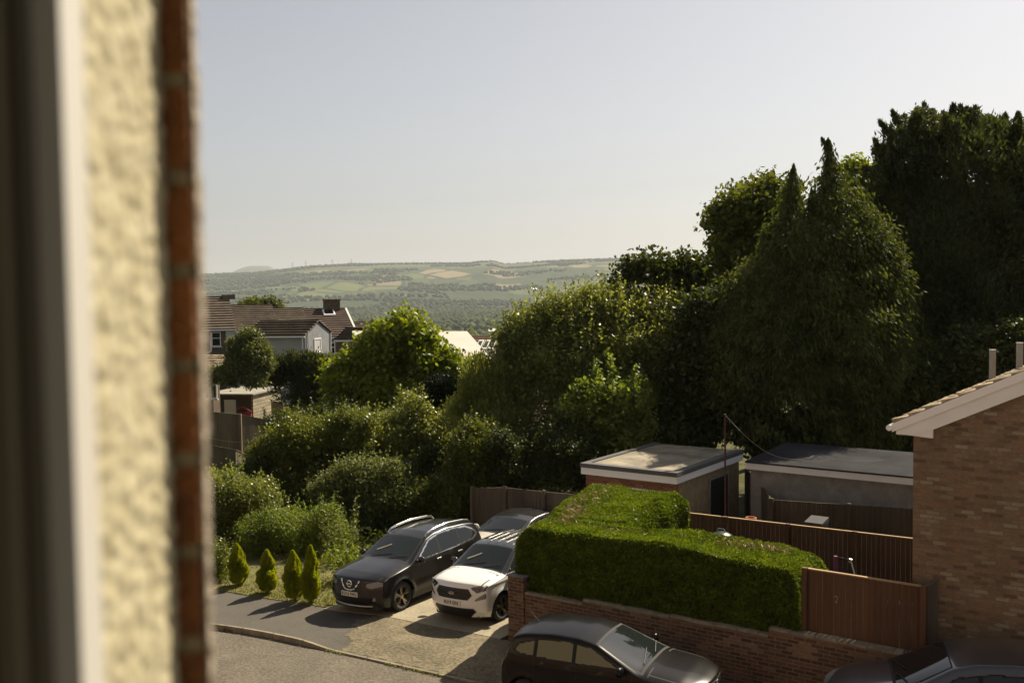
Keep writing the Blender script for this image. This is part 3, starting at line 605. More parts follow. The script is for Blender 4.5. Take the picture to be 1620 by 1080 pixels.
for px, py0, py1 in ((1570, 590, 554), (1613, 566, 543)):
    vv = VG + 2.6; q0 = ST.onb(px, py0, vv); q1 = ST.onb(px, py1, vv); b = MB(); b.tube((q0[0], vv, zc(q0[0]) - 0.2), (q0[0], vv, q1[2]), 0.06, n=16); b.tube((q0[0], vv, q1[2]), (q0[0], vv, q1[2] + 0.015), 0.068, n=16)
    o = b.part('flue_pipe', mat('grey_flue_plastic', (0.30, 0.29, 0.27), 0.7, 0.1), hs); c_ = MB(); c_.tube((q0[0], vv, zc(q0[0]) - 0.05), (q0[0], vv, zc(q0[0]) + 0.10), 0.085, 0.07, n=16); c_.part('lead_collar', BLACKP, o)

# ------------------------------------------------------------------ low front wall with pier
VW = 17.57; REDW = brickmat('weathered_red_brick', [(0, (0.08, 0.035, 0.02)), (0.35, (0.13, 0.055, 0.03)), (0.7, (0.17, 0.078, 0.042)), (1, (0.25, 0.15, 0.09))], (0.20, 0.17, 0.12), dirt=0.45)
CAP = mat('weathered_concrete_coping', (0.24, 0.20, 0.14), 0.95, 0.35, 6, bump=1, bscale=40)
uf = ST.onb(1275, 900, 17.86)[0]; ur = ST.onb(1463, 929, 17.86)[0]
lwl = thing('garden_wall', 'low stepped red brick wall under the tall green hedge', 'wall', (-12.6, VW, zgu(-12.6)), ST)
segs = [((832, 938), (920, 951)), ((922, 946), (1058, 975)), ((1060, 969), (1212, 1007)), ((1216, 993), (1420, 1030))]
b = MB(); c_ = MB(); pv_ = None
zz = [ST.onb(*a, VW)[2] for a, _ in segs]; uu = [ST.onb(*a, VW)[0] for a, _ in segs] + [ur + 0.1]; uu[0] = ST.onb(830, 938, VW)[0] + 0.0
for i in range(4):
    zt = 0.5 * (ST.onb(*segs[i][0], VW)[2] + ST.onb(*segs[i][1], VW)[2]); print('wall', uu[i], zt)
    b.box(uu[i], uu[i + 1] - 0.003, VW, VW + 0.22, zgu(uu[i]) - 0.3, zt - 0.05 + 0.0005 * i)
    u_ = uu[i]
    while u_ < uu[i + 1] - 0.05:
        u2 = min(u_ + random.uniform(0.42, 0.48), uu[i + 1] - 0.01); hh = random.uniform(-0.004, 0.004); c_.box(u_ + 0.004, u2 - 0.004, VW - 0.012, VW + 0.232, zt - 0.048 + hh, zt + hh); u_ = u2
b.part('wall', REDW, lwl); o = c_.part('coping', CAP, lwl); bevel(o, 0.006)
pz = ST.onb(815, 908, VW - 0.03)[2]; pu0 = ST.onb(805, 1005, VW - 0.03)[0]
b = MB(); b.box(pu0, uu[0] - 0.004, VW - 0.04, VW + 0.30, zgu(pu0) - 0.3, pz - 0.06); b.part('pier', REDW, lwl, smooth=False)
b = MB(); P4 = [(pu0 - 0.03, VW - 0.07), (uu[0] + 0.026, VW - 0.07), (uu[0] + 0.026, VW + 0.33), (pu0 - 0.03, VW + 0.33)]
b.prism(P4, pz - 0.058, pz - 0.02); o = b.part('pier_cap', mat('grey_pier_cap', (0.16, 0.15, 0.14), 0.9, 0.3, 8), lwl); bevel(o, 0.01)
sw = MB(); sw.box(pu0 + 0.06, pu0 + 0.26, VW + 0.31, 23.4, zgu(pu0) - 0.3, zgu(pu0) + 0.62); sw.part('side_wall', REDW, lwl)

# ------------------------------------------------------------------ hedge (two clipped blocks in an L)
HG = leafmat('hedge_foliage', (0.062, 0.098, 0.009), (0.170, 0.220, 0.026), 0.38, (1.35, 1.35, 0.45), 2.6)
HCORE = mat('hedge_inner_shade', (0.012, 0.018, 0.006), 1.0, 0.4, 6)
def hedge_block(P, Nn, ua, ub, va, vb, za, zb_, dens, skip=()):
    faces = {'top': ((ub - ua) * (vb - va), 2, 1), 'front': ((ub - ua) * (zb_ - za), 1, -1), 'back': ((ub - ua) * (zb_ - za), 1, 1), 'left': ((vb - va) * (zb_ - za), 0, -1), 'right': ((vb - va) * (zb_ - za), 0, 1)}
    for k_, (ar, ax, sg) in faces.items():
        if k_ in skip: continue
        n = int(ar * dens); p = np.empty((n, 3)); p[:, 0] = RNG.uniform(ua, ub, n); p[:, 1] = RNG.uniform(va, vb, n); p[:, 2] = RNG.uniform(za, zb_, n)
        p[:, ax] = {0: (ua, ub), 1: (va, vb), 2: (za, zb_)}[ax][(sg + 1) // 2]; nn = np.zeros((n, 3)); nn[:, ax] = sg
        P.append(p); Nn.append(nn)
ht = ST.onb(1090, 874, 17.72)[2]; print('hedge top', ht)
HU0 = ST.onb(818, 880, 17.75)[0]; HU1 = ST.onb(1300, 882, 19.0)[0]; HU1 = min(HU1, -6.0)
P, Nn = [], []
hedge_block(P, Nn, HU0, HU1, 17.70, 19.30, 0.9, ht, 5600)
hedge_block(P, Nn, HU0, HU0 + 2.25, 19.0, 23.0, 0.4, ht + 0.03, 5600)
P = np.concatenate(P); Nn = np.concatenate(Nn)
# round the shoulders and wobble the clipped faces
def hshape(P):
    P = P.copy(); u, v, z = P[:, 0], P[:, 1], P[:, 2]
    top = ht + 0.055 * np.sin(u * 1.3 + 0.5) + 0.04 * np.sin(v * 2.1 + u) + 0.12 * np.exp(-((u + 11.7) ** 2 + (v - 22.0) ** 2) / 1.6)
    dz = np.clip((z - (ht - 0.55)) / 0.55, 0, 1); inA = v < 19.35
    vc = np.where(inA, 18.5, 21.1); uc_ = np.where(inA, v * 0 + (HU0 + HU1) / 2, HU0 + 1.12)
    k_ = 0.16 * dz ** 3
    P[:, 1] = np.where(inA, v - np.sign(v - vc) * k_ * np.clip(np.abs(v - vc) / 0.8, 0, 1) ** 2, v - np.where(v > 22.2, k_ * 2.0, 0))
    P[:, 0] = np.where(inA & (u < HU0 + 0.6), u + k_ * 1.5, np.where(inA & (u > HU1 - 0.5), u - k_ * 1.5, np.where(inA, u, u - np.sign(u - uc_) * k_ * np.clip(np.abs(u - uc_) / 1.1, 0, 1) ** 2)))
    sh = np.clip((v - 18.4) / 2.4, 0, 1); sh = sh * sh * (3 - 2 * sh); P[:, 0] -= 0.62 * sh * (u < HU0 + 2.6)
    P[:, 2] = z + (top - ht) * np.clip((z - 1.6) / 1.0, 0, 1)
    w_ = 0.05 * np.sin(3.1 * u + 1.7 * z) + 0.04 * np.sin(5.3 * v + 2.2 * z) + 0.03 * np.sin(7 * u + 4 * v)
    return P, w_
P, w_ = hshape(P); P += Nn * (0.5 * w_[:, None] + RNG.uniform(-0.08, 0.012, (len(P), 1)))
edge = (np.abs(P[:, 2] - ht) < 0.12) & (Nn[:, 2] == 0); 
hd = thing('clipped_hedge', 'bright green clipped conifer hedge in an L shape behind the low brick wall', 'hedge', (-10, 18.5, 0.4), ST)
off = np.array([-10, 18.5, 0.4]); up = np.array([0, 0, 1.0])
A = Nn * 0.6 + up * 0.45 + RNG.normal(size=P.shape) * 0.55 + np.array([0.2, 0, 0])
s = RNG.uniform(0.6, 1.35, len(P)); link('foliage', leafmesh('foliage', P - off, A, 0.074 * s, 0.030 * s, HG), hd)
q = RNG.integers(0, len(P), 1900); A = Nn[q] * 0.5 + RNG.normal(size=(len(q), 3)) * 0.7; link('brown_tips', leafmesh('brown_tips', P[q] + Nn[q] * 0.01 - off, A, 0.06, 0.022, leafmat('browned_hedge_tips', (0.10, 0.07, 0.02), (0.24, 0.19, 0.07), 0.2, (1, 1, 1), 2)), hd)
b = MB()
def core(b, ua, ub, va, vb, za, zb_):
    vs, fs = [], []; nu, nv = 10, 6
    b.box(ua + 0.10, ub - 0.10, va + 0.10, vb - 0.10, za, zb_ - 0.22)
core(b, HU0, HU1, 17.78, 19.22, 0.9, ht); core(b, HU0 - 0.30, HU0 + 1.42, 19.9, 22.6, 0.42, ht); b.part('shade_core', HCORE, hd)  # dark filler boxes; the hedge's inner shade is put into their colour
# sheared brown stems showing at the corner and on the top near the gate
STEM = leafmat('cut_brown_stems', (0.20, 0.13, 0.06), (0.42, 0.32, 0.17), 0.1, (1, 1, 1), 2)
pts = []
for (cu, cv, su, sv, n) in ((HU0 + 0.5, 20.2, 0.25, 0.9, 1500), (HU0 + 5.2, 18.8, 0.6, 0.14, 450), (HU0 + 1.6, 18.6, 0.5, 0.1, 120)):
    p = np.stack([RNG.normal(cu, su, n), RNG.normal(cv, sv, n), np.full(n, ht + 0.02) + RNG.uniform(-0.05, 0.07, n)], -1); pts.append(p)
p = np.concatenate(pts); p = p[(p[:, 0] > HU0 + 0.1) & (p[:, 1] > 17.9) & (p[:, 0] < HU1 - 0.3)]; p2, _ = hshape(p); link('cut_stems', leafmesh('cut_stems', p2 - off, RNG.normal(size=p.shape) + up * 0.6, 0.11, 0.014, STEM), hd)

# ------------------------------------------------------------------ timber fences
def fence(name, label, fr, pts, mtl, thick=0.03, board=0.12, posts=True, rail=True, bot=None, capm=None, group=None, gap=0.006, post_w=0.09, jag=0.006):
    """pts: list of (a, b, ztop, zbottom) in frame fr; boards, posts and a cap rail"""
    t = thing(name, label, 'fence', pts[0][:2] + (pts[0][3],), fr, group)
    B1, Pz, C1 = MB(), MB(), MB()
    for (p, q) in zip(pts[:-1], pts[1:]):
        a0, b0 = p[0], p[1]; a1, b1 = q[0], q[1]; Ls = math.hypot(a1 - a0, b1 - b0); dx, dy = (a1 - a0) / Ls, (b1 - b0) / Ls; nx, ny = -dy, dx; n = max(1, int(Ls / board))
        for i in range(n):
            s0, s1 = i * Ls / n + gap / 2, (i + 1) * Ls / n - gap / 2; f0 = s0 / Ls; zt = p[2] + (q[2] - p[2]) * f0 + random.uniform(-jag, jag); zb2 = p[3] + (q[3] - p[3]) * f0; o_ = random.uniform(-0.004, 0.004)
            B1.prism([(a0 + dx * s0 + nx * (o_ - thick / 2), b0 + dy * s0 + ny * (o_ - thick / 2)), (a0 + dx * s1 + nx * (o_ - thick / 2), b0 + dy * s1 + ny * (o_ - thick / 2)), (a0 + dx * s1 + nx * (o_ + thick / 2), b0 + dy * s1 + ny * (o_ + thick / 2)), (a0 + dx * s0 + nx * (o_ + thick / 2), b0 + dy * s0 + ny * (o_ + thick / 2))], zb2 - 0.1, zt)
        if posts:
            m_ = max(1, round(Ls / 1.8))
            for i in range(m_ + 1):
                f0 = i / m_; zt = p[2] + (q[2] - p[2]) * f0; zb2 = p[3] + (q[3] - p[3]) * f0; cx, cy2 = a0 + dx * Ls * f0 - nx * (thick / 2 + post_w / 2 + 0.003), b0 + dy * Ls * f0 - ny * (thick / 2 + post_w / 2 + 0.003); h_ = post_w / 2
                pb = MB(); pb.box(cx - h_, cx + h_, cy2 - h_, cy2 + h_, zb2 - 0.1, zt + 0.05); pb.part('post', mtl, t)
        if rail:
            k_ = thick / 2 + 0.018
            C1.prism([(a0 - nx * k_, b0 - ny * k_), (a1 - nx * k_, b1 - ny * k_), (a1 + nx * k_, b1 + ny * k_), (a0 + nx * k_, b0 + ny * k_)], [p[2] + 0.008, q[2] + 0.008, q[2] + 0.008, p[2] + 0.008], [p[2] + 0.032, q[2] + 0.032, q[2] + 0.032, p[2] + 0.032])
    B1.part('boards', mtl, t)
    if rail: C1.part('cap_rail', capm or mtl, t)
    return t
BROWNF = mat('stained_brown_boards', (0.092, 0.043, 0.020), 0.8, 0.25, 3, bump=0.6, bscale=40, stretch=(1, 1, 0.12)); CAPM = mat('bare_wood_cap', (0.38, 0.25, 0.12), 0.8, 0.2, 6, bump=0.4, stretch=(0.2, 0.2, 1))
OLDF = mat('weathered_grey_boards', (0.11, 0.085, 0.06), 0.95, 0.3, 3, bump=0.6, bscale=40, stretch=(1, 1, 0.12))
zf = ST.onb(1275, 900, 17.86)[2]; zf2 = ST.onb(1463, 929, 17.86)[2]
gt = fence('boarded_fence', 'reddish brown boarded fence panel between the hedge end and the brick house', ST, [(uf, 17.86, zf, 0.5), (ur, 17.86, zf2, 0.6)], BROWNF, 0.022, 0.10, True, True, capm=CAPM)
b = MB(); lp = ST.onb(1323, 947, 17.83); b.tube((lp[0], 17.843, lp[2] + 0.05), (lp[0], 17.80, lp[2] + 0.05), 0.012); b.path([(lp[0] - .02, 17.80, lp[2] + 0.05), (lp[0] + .03, 17.80, lp[2] + 0.06), (lp[0] + .03, 17.80, lp[2] - 0.0), (lp[0] - .01, 17.80, lp[2] - 0.05), (lp[0] + 0.03, 17.80, lp[2] - 0.06)], 0.009); b.part('metal_latch', plain('dull_latch', (0.35, 0.3, 0.22), 0.4, 0.8), gt)
fence('side_fence', 'short dark fence return between the brown panel and the house brickwork', ST, [(ur + 0.02, 17.90, zf2 + 0.0, 0.6), (ur + 0.10, VG - 0.03, zf2 + 0.02, 0.6)], OLDF, 0.03, 0.1, False, True)
z2 = 1.95; q0 = ST.onz(1085, 812, z2); q1 = ST.onz(1440, 852, z2)
fence('back_fence', 'long brown boarded garden fence with a sunlit top edge behind the hedge', ST, [(q0[0] - 0.5, q0[1], z2, 0.2), (q1[0] + 0.35, q1[1], z2, 0.4)], BROWNF, 0.022, 0.11, True, True, capm=CAPM)
# grey driveway fence left of the garage
q0 = ST.onz(780, 770, 1.75); q1 = ST.onz(800, 771, 1.75); q2 = ST.onz(915, 782, 1.8)
fence('drive_fence', 'dark grey vertical board fence between the bushes and the brick garage', ST, [(q0[0] - 0.6, q0[1] - 0.3, 1.72, 0), (q1[0], q1[1], 1.75, 0), (q2[0] + 0.3, q2[1], 1.8, 0.1)], OLDF, 0.03, 0.12, True, False)
q0 = ST.onz(1184, 745, 2.05); q1 = ST.onz(1222, 790, 1.95); q2 = ST.onz(1445, 806, 1.95)
fence('yard_fence', 'old dark timber fence in the shade below the grey rendered garage', ST, [(q0[0], q0[1], 2.05, 0.2), (q1[0], q1[1], 1.95, 0.2), (q2[0] + 0.4, q2[1] + 0.2, 1.95, 0.3)], mat('dark_creosoted_boards', (0.075, 0.058, 0.035), 0.95, 0.4, 3, stretch=(1, 1, 0.15)), 0.03, 0.13, True, False)

# ------------------------------------------------------------------ garages
FELT = mat('grey_roofing_felt', (0.10, 0.10, 0.10), 1.0, 0.25, 0.9, bump=0.4, bscale=60, detail=9); FELT2 = mat('worn_felt_with_grit', (0.235, 0.205, 0.15), 0.9, 0.45, 1.2, bump=0.5, bscale=60, detail=10)
ZG = 2.75; c0 = ST.onz(915, 733, ZG); c1 = ST.onz(1075, 746, ZG); c2 = ST.onz(1174, 711, ZG); cw = c1[0] - c0[0]; print('garage', c0, c1, c2)
gu0, gu1, gv0, gv1 = c0[0] + 0.1, c1[0] - 0.1, 0.5 * (c0[1] + c1[1]) + 0.1, c2[1] - 0.1
ga = thing('brick_garage', 'flat roofed garage with red brick front, white fascia and ochre pebbledash side', 'garage', (gu0, gv0, 0.1), ST)
GRED = brickmat('garage_red_brick', [(0, (0.16, 0.05, 0.025)), (0.5, (0.24, 0.08, 0.035)), (1, (0.32, 0.13, 0.06))], (0.2, 0.15, 0.1), dirt=0.25)
PEB = mat('ochre_pebbledash', (0.38, 0.30, 0.17), 1.0, 0.2, 5, bump=1, bscale=90, fine=0.35)
b = MB(); b.box(gu0, gu1, gv0, gv0 + 0.2, -0.1, ZG - 0.33); b.part('front_wall', GRED, ga)
b = MB(); b.box(gu1 - 0.2, gu1, gv0 + 0.203, gv1, -0.1, ZG - 0.33); b.box(gu0, gu0 + 0.2, gv0 + 0.203, gv1, -0.1, ZG - 0.33); b.box(gu0 + 0.203, gu1 - 0.203, gv1 - 0.2, gv1, -0.1, ZG - 0.33); b.part('side_wall', PEB, ga)
b = MB(); b.box(c0[0], c1[0], gv0 - 0.12, gv1 + 0.1, ZG - 0.33, ZG - 0.13); b.part('fascia', UPVC, ga)
b = MB(); b.box(c0[0] - 0.02, c1[0] + 0.02, gv0 - 0.14, gv1 + 0.12, ZG - 0.128, ZG - 0.05, 0)
b.box(c0[0] - 0.02, c1[0] + 0.02, gv0 - 0.14, gv0 + 0.12, ZG - 0.048, ZG, 0); b.box(c0[0] - 0.02, c0[0] + 0.2, gv0 + 0.122, gv1 + 0.12, ZG - 0.048, ZG - 0.001, 0); b.box(c1[0] - 0.22, c1[0] + 0.02, gv0 + 0.122, gv1 + 0.12, ZG - 0.048, ZG, 0)
b.box(c0[0] + 0.203, c1[0] - 0.223, gv0 + 0.123, gv1 + 0.118, ZG - 0.047, ZG - 0.035, 1); b.part('roof', [FELT, FELT2], ga)
gd0 = ST.onb(938, 765, gv0)[0]; gd1 = ST.onb(1046, 772, gv0)[0]; gdz = ST.onb(938, 764, gv0)[2]
b = MB(); b.box(gd0, gd1, gv0 - 0.02, gv0 - 0.002, 0.1, gdz); b.part('garage_door', UPVC, ga)
dd0 = ST.onb(1122, 760, 0); r_ = ray(1122, 760); t_ = gu1 / (r_[0] * ST.e[0] + r_[1] * ST.e[1]); dv0 = r_[0] * t_ * ST.n[0] + r_[1] * t_ * ST.n[1]; dz0 = CAM_H + r_[2] * t_
r_ = ray(1150, 753); t_ = gu1 / (r_[0] * ST.e[0] + r_[1] * ST.e[1]); dv1 = r_[0] * t_ * ST.n[0] + r_[1] * t_ * ST.n[1]; dz1 = CAM_H + r_[2] * t_; print('door', dv0, dz0, dv1, dz1)
b = MB(); b.box(gu1 + 0.002, gu1 + 0.03, dv0, dv1, 0.12, dz0); d_ = b.part('side_door', plain('dark_green_door', (0.018, 0.024, 0.018), 0.5), ga)
b = MB(); b.box(gu1 + 0.002, gu1 + 0.05, dv1 + 0.003, dv1 + 0.08, 0.12, dz0 + 0.08); b.box(gu1 + 0.002, gu1 + 0.05, dv0 - 0.08, dv0 - 0.003, 0.12, dz0 + 0.08); b.box(gu1 + 0.002, gu1 + 0.05, dv0, dv1, dz0 + 0.003, dz0 + 0.08); b.part('door_frame', mat('grey_door_frame', (0.24, 0.23, 0.2), 0.7), ga)
ZH = 2.75; k0 = ST.onz(1180, 729, ZH); k1 = ST.onz(1445, 746, ZH); k2 = ST.onz(1245, 706, ZH); print('garage2', k0, k1, k2)
u0, u1, v0, v1 = k0[0], k1[0] + 1.3, k0[1], max(k2[1], k0[1] + 3)
gb = thing('rendered_garage', 'long grey roughcast garage with a sloping felt roof under the dark conifers', 'garage', (u0, v0, 0.1), ST)
GREYR = mat('grey_roughcast', (0.33, 0.31, 0.28), 1.0, 0.2, 4, bump=1, bscale=70, fine=0.3)
b = MB(); b.box(u0 + 0.1, u1, v0 + 0.12, v1, -0.1, ZH - 0.24); b.part('wall', GREYR, gb)
b = MB(); b.box(u0, u1 + 0.1, v0, v0 + 0.10, ZH - 0.24, ZH - 0.05); b.part('fascia', WHITE, gb)
b = MB(); b.prism([(u0 - 0.02, v0 - 0.03), (u1 + 0.1, v0 - 0.03), (u1 + 0.1, v1 + 0.1), (u0 - 0.02, v1 + 0.1)], [ZH - 0.048] * 4, [ZH, ZH, ZH + 0.12, ZH + 0.12]); b.part('roof', mat('dark_slate_felt', (0.036, 0.037, 0.041), 1.0, 0.45, 0.6, detail=8, spec=0.1), gb)

# ------------------------------------------------------------------ small garden things
vp = 24.3; p0 = ST.onb(1147, 656, vp); b = MB(); b.tube((p0[0], vp, 0.2), (p0[0], vp, p0[2]), 0.026, 0.024, 10)
b.tube((p0[0], vp, p0[2]), (p0[0], vp, p0[2] + 0.02), 0.04, 0.03, 10)
b.solo('washing_line_pole', mat('rusty_steel', (0.09, 0.032, 0.018), 0.8, 0.4, 8), 'thin rusty red steel pole in front of the garage side door', 'pole', (p0[0], vp, 0.2), ST)
b = MB(); A0 = ST.l2w(p0[0], vp, p0[2]); A1 = W(1285, 724, 27.0); pts = [A0.lerp(A1, i / 12) - Vector((0, 0, 0.45 * math.sin(math.pi * i / 12))) for i in range(13)]; b.path(pts, 0.007, 4); b.tube(A1 + Vector((-.05, 0, -0.03)), A1 + Vector((0.05, 0, 0.05)), 0.05, 0.03, 6)
A2 = W(1442, 722, 30); b.path([A1.lerp(A2, i / 8) - Vector((0, 0, 0.12 * math.sin(math.pi * i / 8))) for i in range(9)], 0.006, 4)
b.solo('washing_line', plain('pale_wire', (0.45, 0.42, 0.36), 0.4, 0.3), 'pale wire line slung from the rusty pole across the grey garage roof', 'washing line', tuple(A0))
# kettle barbecue just behind the hedge
bc = ST.onb(1141, 846, 20.1); kb = thing('kettle_barbecue', 'dark green domed barbecue lid peeking over the back of the hedge', 'barbecue', (bc[0], 20.1, zgu(bc[0])), ST)
GRN = plain('dark_green_enamel', (0.008, 0.02, 0.014), 0.35, 0, 0.4); zt = bc[2] + 0.08
prof = [(0.001, 0.0)] + [(0.32 * math.sin(a), -0.24 * (1 - math.cos(a))) for a in np.linspace(0.1, 1.57, 10)]
b = MB(); b.lathe(prof, (bc[0], 20.1, zt), n=28); b.part('lid', GRN, kb, smooth=True)
b = MB(); b.lathe([(0.32, -0.25), (0.30, -0.35), (0.22, -0.45), (0.05, -0.5), (0.001, -0.5)], (bc[0], 20.1, zt), n=28); b.part('bowl', GRN, kb, smooth=True)
for a in (0.5, 2.6, 4.7): b = MB(); b.tube((bc[0] + 0.2 * math.cos(a), 20.1 + 0.2 * math.sin(a), zt - 0.42), (bc[0] + 0.34 * math.cos(a), 20.1 + 0.34 * math.sin(a), zgu(bc[0]) + 0.03), 0.014); b.part('leg', plain('barbecue_leg', (0.3, 0.3, 0.3), 0.4, 0.8), kb)
b = MB(); b.path([(bc[0] - 0.09, 20.1, zt - 0.01), (bc[0] - 0.07, 20.1, zt + 0.06), (bc[0] + 0.07, 20.1, zt + 0.06), (bc[0] + 0.09, 20.1, zt - 0.01)], 0.014); b.part('handle', plain('bright_handle', (0.6, 0.62, 0.6), 0.25, 0.9), kb)
# trampoline behind the fence panel
tc_ = ST.onb(1330, 880, 20.3); tr_ = thing('trampoline', 'purple padded trampoline pole and net showing behind the brown fence panel', 'trampoline', (tc_[0], 20.6, zgu(tc_[0])), ST)
q = ST.onb(1322, 879, 20.0); q2 = ST.onb(1346, 886, 20.4); q3 = ST.onb(1360, 912, 20.1)
b = MB(); b.tube((q[0], 20.0, zgu(q[0])), (q[0], 20.0, q[2]), 0.035, n=12); b.part('padded_pole', mat('purple_foam', (0.20, 0.03, 0.14), 0.7, 0.1), tr_)
b = MB(); b.tube((q3[0] + 0.25, 20.1, 0.9), (q2[0], 20.4, q2[2]), 0.016, n=8); b.tube((q2[0] - .02, 20.4, q2[2] - .04), (q2[0], 20.4, q2[2] + .03), 0.035, n=8); b.part('steel_pole', plain('pale_galvanised', (0.6, 0.6, 0.56), 0.35, 0.7), tr_)
b = MB(); b.path([(q[0], 20.0, q[2] - 0.02), ((q[0] + q2[0]) / 2, 20.2, (q[2] + q2[2]) / 2 + 0.0), (q2[0], 20.4, q2[2])], 0.010, 5)
for i in range(13):
    f = i / 12; b.tube((q[0] + (q2[0] - q[0]) * f, 20 + .4 * f, 1.1), (q[0] + (q2[0] - q[0]) * f, 20 + .4 * f, q[2] + (q2[2] - q[2]) * f), 0.0035, n=4)
for i in range(9): f = i / 9; b.tube((q[0], 20, q[2] - f * 0.8), (q2[0], 20.4, q2[2] - f * 0.8), 0.0035, n=4)
b.part('safety_net', plain('net_mesh', (0.03, 0.03, 0.035), 0.8), tr_)
b = MB(); b.lathe([(1.15, 0.0), (1.22, 0.05), (1.15, 0.08), (1.0, 0.06)], (q[0] + 0.9, 21.3, 0.95), n=32, close=True); b.part('rim', plain('trampoline_rim', (0.05, 0.05, 0.2), 0.5), tr_)
for a in (0.6, 2.2, 3.8, 5.4): b = MB(); cx, cy2 = q[0] + .9 + 1.15 * math.cos(a), 21.3 + 1.15 * math.sin(a); b.tube((cx, cy2, 0.42), (cx, cy2, 0.95), 0.02); b.part('leg', plain('trampoline_leg', (0.4, 0.4, 0.4), 0.4, 0.7), tr_)
# grey storage box and terracotta chimney pot in the shady yard
sb = ST.onb(1300, 832, 24.9); sa = ST.onb(1274, 832, 24.9); zt = ST.onb(1280, 823, 24.9)[2]
bx = thing('storage_box', 'pale grey garden storage box standing behind the brown back fence', 'storage box', (sa[0], 24.9, 0.4), ST); SBM = mat('grey_storage_plastic', (0.05, 0.05, 0.053), 0.9, 0.1)
b = MB(); b.box(sa[0], sb[0], 24.9, 25.4, 0.35, zt - 0.10); b.part('body', SBM, bx); b = MB(); b.prism([(sa[0] - .02, 24.87), (sb[0] + .02, 24.87), (sb[0] + .02, 25.42), (sa[0] - .02, 25.42)], zt - 0.097, [zt - 0.04, zt - 0.04, zt + 0.03, zt + 0.03]); b.part('lid', SBM, bx)
tp = ST.onb(1188, 818, 25.0); b = MB(); b.lathe([(0.001, 0.0), (0.14, 0.0), (0.12, 0.4), (0.12, tp[2] - 0.5), (0.15, tp[2] - 0.42), (0.15, tp[2] - 0.3), (0.10, tp[2] - 0.3), (0.09, tp[2] - 0.8)], (tp[0], 25.0, 0.3), n=20); b.solo('chimney_pot_planter', mat('terracotta', (0.28, 0.075, 0.03), 0.9, 0.2, 6), 'tall terracotta pot standing in the dark yard beside the garage', 'planter', (tp[0], 25.0, 0.3), ST, smooth=True)
# ------------------------------------------------------------------ terrace and gardens on the left, far side
TM = Frame(0.38)
RT1 = mat('brown_concrete_tiles', (0.065, 0.045, 0.030), 0.9, 0.28, 1.2, bump=0.5, bscale=12, col2=(0.12, 0.088, 0.058)); RT2 = mat('reddish_concrete_tiles', (0.062, 0.038, 0.028), 0.9, 0.2, 1.2, bump=0.5, bscale=12, col2=(0.10, 0.062, 0.045)); RT3 = mat('dark_banded_tiles', (0.06, 0.046, 0.033), 0.9, 0.25, 1.2, bump=0.5, bscale=12, col2=(0.125, 0.095, 0.065))
BUFF = mat('brown_pebbledash', (0.135, 0.105, 0.08), 1, 0.15, 3, bump=0.8, bscale=20); LGREY = mat('pale_grey_render', (0.36, 0.36, 0.34), 0.95, 0.12, 0.9, bump=0.4, bscale=20); DGREY = mat('blue_grey_render', (0.19, 0.20, 0.215), 0.95, 0.2, 0.9, bump=0.4, bscale=20); WREND = mat('white_painted_render', (0.62, 0.63, 0.60), 0.9, 0.08, 1)
def win(parent, fr, px0, px1, py0, py1, bplane, frame_m=UPVC, bars=1, proud=0.05, sill=True):
    q0 = fr.onb(px0, py1, bplane); q1 = fr.onb(px1, py0, bplane); a0, a1, z0, z1 = q0[0], q1[0], q0[2], q1[2]; b = MB(); t = 0.07
    y0 = bplane - proud; b.box(a0, a1, y0, bplane - 0.003, z0, z0 + t); b.box(a0, a1, y0, bplane - 0.003, z1 - t, z1); b.box(a0, a0 + t, y0, bplane - 0.003, z0 + t + .001, z1 - t - .001); b.box(a1 - t, a1, y0, bplane - 0.003, z0 + t + .001, z1 - t - .001)
    if bars: zc_ = z0 + 0.55 * (z1 - z0); b.box(a0 + t + .001, a1 - t - .001, y0 + 0.005, bplane - 0.004, zc_, zc_ + t * 0.8)
    f_ = b.part('window', frame_m, parent); g = MB(); g.box(a0 + t, a1 - t, bplane - 0.02, bplane - 0.006, z0 + t, z1 - t); g.part('pane', GLASS, f_)
    if sill: s_ = MB(); s_.box(a0 - 0.08, a1 + 0.08, bplane - 0.12, bplane - 0.003, z0 - 0.09, z0 - 0.003); s_.part('sill', WREND, f_)
def roof_slope(parent, a0, a1, p0, z0, p1, z1, mtl, name='roof', step=0.40, butt=0.11, back=True):
    b = MB(); courses(b, a0, a1, p0, z0, p1, z1, step, butt); 
    if back: courses(b, a0, a1, 2 * p1 - p0, z0, p1, z1, step * 2, butt)
    b.box(a0, a1, p1 - 0.12, p1 + 0.12, z1 + 0.0, z1 + 0.09); return b.part(name, mtl, parent)
def block(parent, a0, a1, p0, p1, z0, ze, pr, zr, mtl, name='wall'):
    """wall block with gable ends: eaves at p0/p1, ridge at pr"""
    P = [(a0, p0, z0), (a0, p1, z0), (a0, p1, ze), (a0, pr, zr), (a0, p0, ze)]; vs = P + [(a1, p[1], p[2]) for p in P]
    b = MB(); b.add(vs, [(0, 1, 2, 3, 4), (9, 8, 7, 6, 5)] + [(i, 5 + i, 5 + (i + 1) % 5, (i + 1) % 5) for i in range(5)]); return b.part(name, mtl, parent)
PE, PR = 81.5, 85.8
